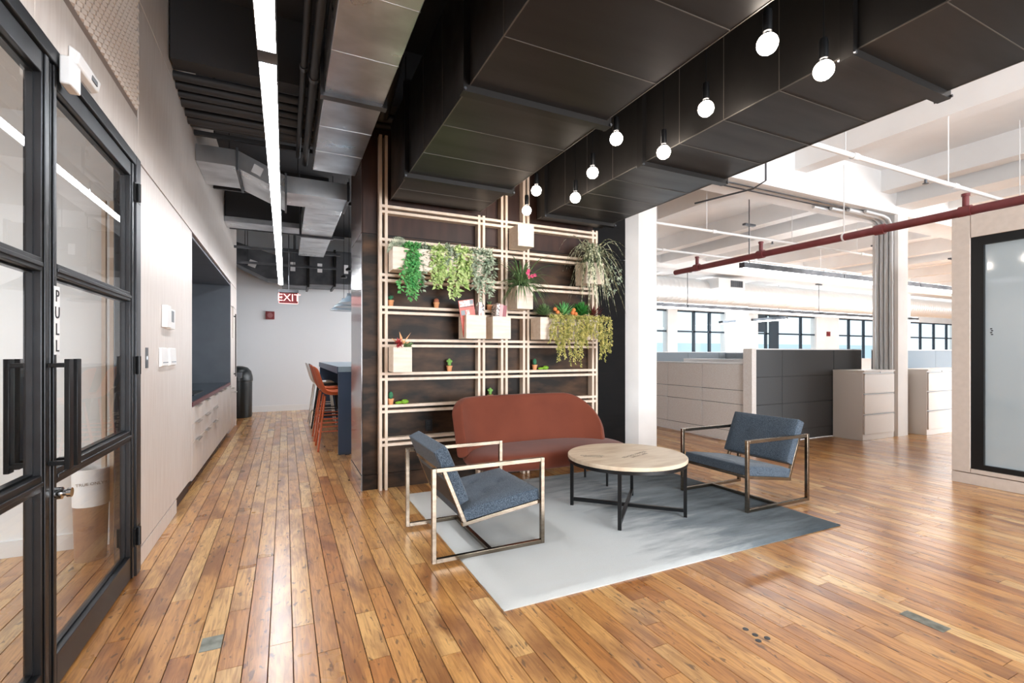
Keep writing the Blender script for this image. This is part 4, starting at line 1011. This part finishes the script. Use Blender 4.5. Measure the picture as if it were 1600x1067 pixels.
def seat():
    b = B(); N = 40; rings = []
    prof = [(0.0, .275), (.80, .275), (.94, .285), (1.0, .335), (.985, .385), (.93, .412), (.80, .425), (0.0, .43)]
    vs = []
    for k, z in prof:
        for i in range(N):
            a = 2*PI*i/N; ca_, sa_ = math.cos(a), math.sin(a)
            ex_ = 2/3.0
            px = math.copysign(abs(ca_)**ex_, ca_)*.80; py = math.copysign(abs(sa_)**ex_, sa_)*.335
            vs.append((2.16+px*max(k, .001), 3.775+py*max(k, .001)-.0, z))
    m = len(prof)
    fs = [(i*N+k, i*N+(k+1) % N, (i+1)*N+(k+1) % N, (i+1)*N+k) for i in range(m-1) for k in range(N)]
    b.add(vs, fs); return b
build('seat', seat(), 'velvet', so, smooth=True, sub=1)
for x, y in ((1.62, 3.62), (2.70, 3.62), (1.62, 3.98), (2.70, 3.98)):
    build('leg', B().tube([(x, y, .0182), (x, y, .31)], [.010, .014], 10), 'matte_black', so, smooth=True)

# ================================================================== BAR, STOOLS, BIN, CONE LAMPS
bar = root('bar_table', (.9, 8.0, 0), 'tall slate blue bar table with panel end', 'table')
build('end_panel', B().box(.595, 1.25, 6.22, 6.28, 0, 1.02), 'bar_blue', bar)
build('end_panel', B().box(.595, 1.25, 9.64, 9.70, 0, 1.02), 'bar_blue', bar)
build('top', B().box(.59, 1.25, 6.215, 9.705, 1.02, 1.085), 'bar_top', bar)
build('edge_band', B().box(.582, .592, 6.215, 9.705, 1.0, 1.085), 'bar_blue', bar)
build('centre_panel', B().box(1.0, 1.03, 6.28, 9.64, 0, 1.02), 'bin', bar)
def stool(loc, lab, m, seatm):
    X, Y, Z = loc
    c = root('bar_stool', loc, lab, 'stool', 'bar stools along the bar')
    for sx in (-1, 1):
        for sy in (-1, 1):
            build('leg', B().tube([(X+sx*.22, Y+sy*.24, 0), (X+sx*.13, Y+sy*.15, .70)], .013, 8), m, c, smooth=True)
    b = B()
    for z, k in ((.25, .86), (.36, .82)):
        hx = .22-.09*z/.7; hy = .24-.09*z/.7
        b.tube([(X-hx, Y-hy, z), (X+hx, Y-hy, z)], .008, 6).tube([(X-hx, Y+hy, z), (X+hx, Y+hy, z)], .008, 6)
        b.tube([(X-hx, Y-hy, z-.05), (X-hx, Y+hy, z-.05)], .008, 6).tube([(X+hx, Y-hy, z-.05), (X+hx, Y+hy, z-.05)], .008, 6)
    build('footrest', b, m, c)
    # bucket shell: profile from front lip to backrest top
    prof = [(.20, .70), (.12, .715), (0, .70), (-.12, .71), (-.18, .77), (-.215, .88), (-.25, 1.02), (-.275, 1.09)]
    b = B(); vs = []; NV = 10
    for i, (px, pz) in enumerate(prof):
        for j in range(NV+1):
            v = -1+2*j/NV; wdt = .215 if i < 5 else .215-.02*(i-4)
            up_ = .05*abs(v)**3 if i < 5 else 0; fw = .05*abs(v)**2.5 if i >= 4 else 0
            vs.append((X+px+fw, Y+v*wdt, pz+up_-(.03*abs(v)**4 if i == len(prof)-1 else 0)))
    ix = lambda i, j: i*(NV+1)+j
    b.add(vs, [(ix(i, j), ix(i+1, j), ix(i+1, j+1), ix(i, j+1)) for i in range(len(prof)-1) for j in range(NV)])
    build('bucket_seat', b, seatm, c, smooth=True, sub=1, solid=.014)
    return c
stool((.60, 6.75, 0), 'orange bar stool nearest the front end of the bar', 'orange', 'orange')
s2 = stool((.60, 7.55, 0), 'second orange bar stool half hidden by the nearest one', 'orange', 'orange')
s3 = stool((.62, 8.35, 0), 'black bar stool between orange and white ones', 'matte_black', 'matte_black')
s4 = stool((.60, 9.2, 0), 'white bar stool farthest along the bar', 'stool_white', 'stool_white')
bi = root('trash_can', (-.66, 10.7, 0), 'black dome-topped trash can against the corridor end', 'bin')
build('body', B().lathe([(.225, 0), (.235, .02), (.24, .70), (.25, .71), (.25, .74)], (-.82, 10.75, 0), 28), 'bin', bi, smooth=True)
build('dome_lid', B().lathe([(.25, .741), (.245, .80), (.22, .90), (.16, .97), (.07, 1.0), (.0001, 1.005)], (-.82, 10.75, 0), 28), 'bin', bi, smooth=True)
build('flap', B().box(-.9, -.74, 10.505, 10.53, .78, .88), 'galv_dull', bi)
for i, (x, y, z) in enumerate(((.86, 6.7, 1.92), (.88, 7.6, 1.95), (.90, 8.5, 1.97))):
    c = root('cone_lamp', (x, y, z), ['blue-grey cone pendant nearest above the bar', 'blue-grey cone pendant second above the bar', 'blue-grey cone pendant third above the bar'][i], 'lamp', 'cone pendants above the bar')
    build('shade', B().lathe([(.22, 0), (.215, .012), (.06, .12), (.035, .17), (.03, .21)], (x, y, z), 28), 'bar_top', c, smooth=True)
    build('diffuser', B().lathe([(.20, -.002), (.0001, -.003)], (x, y, z+.004), 28), 'cone_glow', c)
    build('cord', B().tube([(x, y, z+.2), (x, y, 3.9)], .004, 6), 'matte_black', c); build('canopy', B().lathe([(.05, 0), (.05, .03), (.02, .05)], (x, y, z+.55), 14), 'matte_black', c)

# ================================================================== FROSTED GLASS ROOM (right)
wr_ = root('wall_office_front', (5.9, 0, 0), 'beige panel front of the right-hand office with frosted glazing', None, None, 'structure')
XR = 5.9
def pr(name, y0, y1, z0, z1, m='door_trim', dx=0): return build(name, B().box(XR+dx, XR+.12, y0, y1, z0, z1), m, wr_, bevel=.002, seg=1)
pr('end_stile', 2.235, 2.373, .112, 2.565); pr('header', -4, 2.231, 2.352, 2.565); pr('sill_rail', -4, 2.231, .112, .152); pr('plinth', -4, 2.373, 0, .105)
build('black_frame', B().box(XR+.012, XR+.09, 2.14, 2.231, .152, 2.352).box(XR+.012, XR+.09, -1.0, 2.14, .152, .20).box(XR+.012, XR+.09, -1.0, 2.14, 2.27, 2.352), 'matte_black', wr_)
build('frosted_glass', B().box(XR+.045, XR+.055, -1.0, 2.14, .20, 2.27), 'frosted', wr_)
pr('side_panel', -4, -1.0, .152, 2.352)
build('return_wall', B().box(XR+.12, 9.5, 2.25, 2.37, 0, 2.565), 'door_trim', wr_)
build('roof_panel', B().box(XR+.12, 9.5, -4, 2.25, 2.45, 2.5), 'door_trim', wr_)
for k in range(4): build('door_marking', B().box(XR+.043, XR+.0448, 2.085+.006*(k % 2), 2.10+.006*(k % 2), 1.42+.018*k, 1.43+.018*k), 'ink_dark', wr_)

# ================================================================== RED SPRINKLER MAIN and white pipes
rp = root('red_pipe', (6.3, 4, 2.69), 'maroon sprinkler main crossing below the white ceiling', 'pipe')
build('run', B().tube([(6.3, -3, 2.715), (6.3, 6.45, 2.69)], .045, 16), 'red_pipe', rp, smooth=True)
for y in (5.95, 4.75, 3.2, 2.42, 1.2):
    build('coupling', B().tube([(6.3, y-.05, 2.70), (6.3, y+.05, 2.70)], .06, 16), 'red_pipe', rp, smooth=True)
for y in (5.95, 4.75, 2.42): build('riser', B().tube([(6.3, y, 2.72), (6.3, y, 2.88)], .028, 12).tube([(6.3, y, 2.86), (6.3, y, 2.885)], .036, 12), 'red_pipe', rp, smooth=True)
build('hanger', B().tube([(6.3, 3.6, 2.75), (6.3, 3.6, 3.6)], .006, 6).tube([(6.3, 3.59, 2.70), (6.3, 3.61, 2.70)], .052, 16), 'white_pipe', rp)
wps = [((3.3, 2.42, 2.93), (8.6, 2.42, 2.93), .021, 'white sprinkler branch pipe above the near red riser'), ((4.2, 4.75, 2.93), (9.8, 4.75, 2.93), .018, 'white sprinkler branch pipe above the middle red riser'),
       ((4.2, 5.95, 2.93), (11, 5.95, 2.93), .018, 'white sprinkler branch pipe above the far red riser')]
for a, b, r, lab in wps:
    t = root('sprinkler_pipe', a, lab, 'pipe', 'white sprinkler branch pipes'); build('run', B().tube([a, b], r, 12), 'white_pipe', t, smooth=True)
    for k in (.18, .5, .8):
        x = a[0]+(b[0]-a[0])*k; build('hanger_rod', B().tube([(x, a[1], a[2]+r), (x, a[1], 3.9)], .005, 5), 'white_pipe', t)
        build('coupling', B().tube([(x+.1, a[1], a[2]), (x+.17, a[1], a[2])], r+.008, 12), 'white_pipe', t, smooth=True)
    build('sprinkler_head', B().lathe([(.012, 0), (.012, -.03), (.025, -.035), (.025, -.04)], (a[0]+(b[0]-a[0])*.42, a[1], a[2]-r), 10), 'galv_dull', t)
for i, y in enumerate((4.1, 4.2)):
    t = root('ceiling_conduit', (6, y, 3.27), ['thin conduit under the white girder, nearer of two', 'thin conduit under the white girder, farther of two'][i], 'conduit', 'conduits under the girder')
    build('run', B().tube([(3.5, y, 3.325), (8.0, y, 3.325), (8.2, y, 3.29), (8.27, y, 3.2)], .009, 8), 'galv_dull', t, smooth=True)
ar = root('pipe_bracket', (4.6, 3.9, 2.9), 'dark bent pipe bracket hanging beside the right black duct', 'bracket')
build('arm', B().tube([(4.45, 3.3, 3.9), (4.45, 3.3, 3.02), (4.42, 3.42, 2.97), (4.2, 4.0, 2.95)], .010, 8), 'galv_dull', ar)

# ================================================================== OFFICE COLUMN with conduits
c2 = st('column', B().prism([(8.30, 4.32), (8.30, 4.02), (8.33, 3.99), (8.60, 3.99), (8.76, 4.10), (8.76, 4.32)], 'z', 0, 3.9), 'col_paint', 'white office column between the file cabinets')
for i in range(4):
    y = 4.13+i*.1 if i else 4.10; 
    t = root('conduit', (8.27, y, 1), ['nearest', 'second', 'third', 'farthest'][i]+' vertical steel conduit on the left face of the office column', 'conduit', 'vertical conduits on the office column')
    y = 4.05+.062*i
    build('run', B().tube([(8.268, y, .03), (8.268, y, 3.10), (8.25, y, 3.20), (8.18, y, 3.27), (8.05, y, 3.30), (7.6-.3*i, y, 3.31)], .024 if i != 1 else .029, 12), 'conduit', t, smooth=True)
    for z in (1.6, 2.3, 2.9): build('coupling', B().tube([(8.268, y, z), (8.268, y, z+.04)], .0295 if i != 1 else .0305, 12), 'conduit', t, smooth=True)
t = root('junction_box', (8.82, 4.12, .45), 'small grey outlet box with thin conduit on the office column', 'outlet')
build('box', B().box(8.762, 8.82, 4.12, 4.20, .42, .54), 'galv_dull', t); build('conduit_run', B().tube([(8.785, 4.16, .54), (8.785, 4.16, 3.3)], .010, 8), 'conduit', t)
for i, (x, y) in enumerate(((14.6, 11.5), (10.9, 9.2), (19.5, 9.2))):
    st('column', B().box(x, x+.5, y, y+.5, 0, 3.9), 'col_paint', ['white column in front of the far windows', 'white column behind the cream partition', 'white column at the right rear of the office'][i]) if i != 1 else None

# ================================================================== CUBICLES, CABINETS
cb = root('cubicle_partition', (5.72, 7, 0), 'long low cream cubicle partition left of the tall post', 'partition')
ys = [4.545]+[5.28+.72*i for i in range(7)]
for a, b in zip(ys[:-1], ys[1:]):
    for z0, z1 in ((.155, .54), (.54, .735), (.735, 1.10)):
        build('panel', B().box(5.69, 5.75, a+.003, b-.003, z0+.003, z1-.003), 'cubicle_light', cb, bevel=.003, seg=1)
build('core', B().box(5.70, 5.74, 4.545, ys[-1], .03, 1.10), 'window_frame', cb)
build('base_rail', B().box(5.692, 5.748, 4.545, ys[-1], .02, .152), 'cubicle_light', cb)
build('top_cap', B().box(5.685, 5.755, 4.545, ys[-1], 1.10, 1.118), 'base_white', cb)
cp = build('partition_post', B().box(5.66, 5.745, 4.40, 4.54, 0, 1.315), 'cubicle_light', None, 'tall cream end post where the cubicle partitions meet', 'post', bevel=.003)
def dark_part(xs, y, top, mats, lab, base=.16, rows=(.16, .543, .924, 1.30)):
    d = root('cubicle_partition', ((xs[0]+xs[-1])/2, y, 0), lab, 'partition')
    for a, b in zip(xs[:-1], xs[1:]):
        for z0, z1 in zip(rows[:-1], rows[1:]):
            build('panel', B().box(a+.003, b-.003, y, y+.06, z0+.003, z1-.003), mats, d, bevel=.004, seg=1)
    build('core', B().box(xs[0], xs[-1], y+.01, y+.05, .02, rows[-1]), 'ink_dark', d)
    build('base_rail', B().box(xs[0], xs[-1], y+.004, y+.056, .015, rows[0]), 'cubicle_dark', d)
    build('top_cap', B().box(xs[0], xs[-1], y-.004, y+.064, rows[-1], rows[-1]+.015), 'base_white', d)
dark_part([5.75, 6.305, 7.483, 8.20], 4.42, 1.3, 'cubicle_dark', 'tall charcoal fabric partition behind the first file cabinet')
dark_part([8.95, 9.6, 10.9, 12.2], 4.62, 1.3, 'cubicle_blue', 'grey partition behind the second file cabinet')
dark_part([5.78, 6.6, 7.4, 8.4, 9.4, 10.6], 8.2, 1.3, 'cubicle_blue', 'grey-blue partition tops beyond the cream partition', rows=(.16, .55, .93, 1.27))
for i, (xa, ya, la) in enumerate(((9.6, 7.0, 'grey-blue partition running back behind the cream one'), (13.5, 7.4, 'grey-blue partition deep in the office'),)):
    d = root('cubicle_partition', (xa, ya, 0), la, 'partition')
    for k in range(4): build('panel', B().box(xa, xa+.05, ya+.9*k+.003, ya+.9*(k+1)-.003, .15, 1.25), 'cubicle_blue', d)
dk = root('desk', (6.6, 6.4, 0), 'white desk surface just showing over the cream partition', 'desk')
build('top', B().box(5.80, 6.5, 4.7, 8.1, .70, .73), 'white_plastic', dk); build('hutch', B().box(6.35, 6.5, 5.0, 6.3, .73, 1.16), 'white_plastic', dk)
for q in ((5.85, 4.75), (6.45, 8.05), (6.45, 4.75), (5.85, 8.05)): build('leg', B().box(q[0]-.02, q[0]+.02, q[1]-.02, q[1]+.02, 0, .70), 'galv_dull', dk)
def filecab(x0, x1, y0, y1, lab):
    c = root('file_cabinet', ((x0+x1)/2, (y0+y1)/2, 0), lab, 'cabinet', 'off-white lateral file cabinets')
    build('body', B().box(x0, x1, y0+.02, y1, 0, .985), 'cabinet_white', c, bevel=.003)
    build('top', B().box(x0-.003, x1+.003, y0, y1+.003, .985, 1.005), 'cabinet_white', c, bevel=.003)
    for z0, z1 in ((.085, .375), (.38, .67), (.675, .965)):
        d = build('drawer', B().box(x0+.02, x1-.02, y0+.003, y0+.02, z0+.004, z1-.020), 'cabinet_white', c, bevel=.002, seg=1)
        build('drawer_pull', B().box(x0+.02, x1-.02, y0-.004, y0+.012, z1-.018, z1-.010), 'cabinet_white', d)
        build('recess', B().box(x0+.02, x1-.02, y0+.010, y0+.0205, z1-.012, z1-.002), 'grey_plastic', d)
        build('latch', B().box(x1-.05, x1-.03, y0-.008, y0-.004, z1-.016, z1-.006), 'galv_dull', d)
    build('lock', B().lathe([(.010, 0), (.010, .004)], ((x0+x1)/2, y0-.004, .975), 10, 'y'), 'galv_dull', c)
filecab(7.434, 8.225, 3.975, 4.405, 'off-white three-drawer file cabinet left of the office column')
filecab(8.82, 9.62, 3.83, 4.26, 'off-white three-drawer file cabinet right of the office column')
filecab(9.635, 10.43, 3.83, 4.26, 'off-white three-drawer file cabinet half hidden by the frosted office')

# spiral duct
sd_ = root('spiral_duct', (12, 9, 2.95), 'large white spiral duct across the office ceiling', 'duct')
pf = []; x = 4.3
while x < 25: pf += [(.315, x), (.315, x+.13), (.327, x+.14), (.327, x+.15)]; x += .15
build('spiral_tube', B().lathe(pf, (0, 9.6, 2.95), 28, 'x'), 'spiral', sd_, smooth=True, ang=60)
vt = build('register_box', B().box(10.3, 11.3, 9.0, 9.45, 2.98, 3.24), 'spiral', sd_)
build('grille', B().box(10.75, 11.2, 8.985, 9.0, 3.02, 3.20), 'grey_plastic', sd_)
b = B()
for i in range(12): b.box(10.76+i*.037, 10.772+i*.037, 8.975, 8.985, 3.03, 3.19)
build('louvre', b, 'galv_dull', sd_)
for i, x in enumerate((7, 9.5, 12.5, 15.5)): build('strap', B().tube([(x, 9.6, 3.27), (x, 9.6, 3.9)], .006, 5), 'white_pipe', sd_)

# office linear fixtures
def fixture(segs, y, z, lab, axis='x', xx=0, wires=()):
    t = root('office_linear_light', (segs[0][0] if axis == 'x' else xx, y, z), lab, 'light', 'suspended office lights')
    for a, b in segs:
        if axis == 'x':
            build('housing', B().box(a+.01, b-.01, y-.05, y+.05, z+.02, z+.11), 'galv_dull', t); build('diffuser', B().box(a+.01, b-.01, y-.055, y+.055, z-.01, z+.02), 'office_strip', t); build('uplight_lens', B().box(a+.03, b-.03, y-.035, y+.035, z+.111, z+.115), 'uplight', t)  # the upper strip is an added glow aimed at the ceiling
        else:
            build('housing', B().box(xx-.05, xx+.05, a+.01, b-.01, z+.02, z+.11), 'galv_dull', t); build('diffuser', B().box(xx-.055, xx+.055, a+.01, b-.01, z-.01, z+.02), 'office_strip', t)
    for w_ in wires:
        p = (w_, y, z+.11) if axis == 'x' else (xx, w_, z+.11)
        build('cable', B().tube([p, (p[0], p[1], 3.9)], .008, 6), 'galv_dull', t)
        build('anchor', B().box(p[0]-.12, p[0]+.12, p[1]-.03, p[1]+.03, 3.30, 3.33), 'galv_dull', t)
fixture([(6.57, 9.2), (9.2, 11.8), (11.8, 14.4)], 5.3, 2.59, 'suspended linear light above the charcoal partition', wires=(6.75, 10.3, 13.2))
fixture([(7.0, 9.15), (9.17, 11.83), (11.83, 14.5), (14.5, 17.2), (17.2, 20)], 9.0, 2.38, 'long suspended linear light below the spiral duct', wires=(9.2, 14.5, 18))
fixture([(6.4, 9.0), (9.0, 11.6)], -1.0, 2.75, 'suspended linear light over the frosted office, out of view', wires=(7, 11))  # fixture added out of view to light the near ceiling
fixture([(10.2, 11.6), (11.6, 12.9)], 0, 2.35, 'suspended linear light running toward the far windows', 'y', 14.8, wires=(10.5,))
fixture([(12.5, 16.5), (16.5, 20.5)], 1.8, 2.6, 'suspended linear light behind the frosted office', wires=(13, 18))
al = root('fire_alarm_office', (21.5, YW-.08, 2.1), 'small red fire alarm on the pier between the far windows', 'alarm')
al.name = 'fire_alarm'
WL[al.name] = Vector((21.5, YW-.08, 2.1))
build('box', B().box(21.4, 21.6, YW-.1, YW-.05, 2.0, 2.2), 'red_dark', al); build('horn', B().lathe([(.05, 0), (.04, .01)], (21.5, YW-.11, 2.1), 12, 'y'), 'red_dark', al)
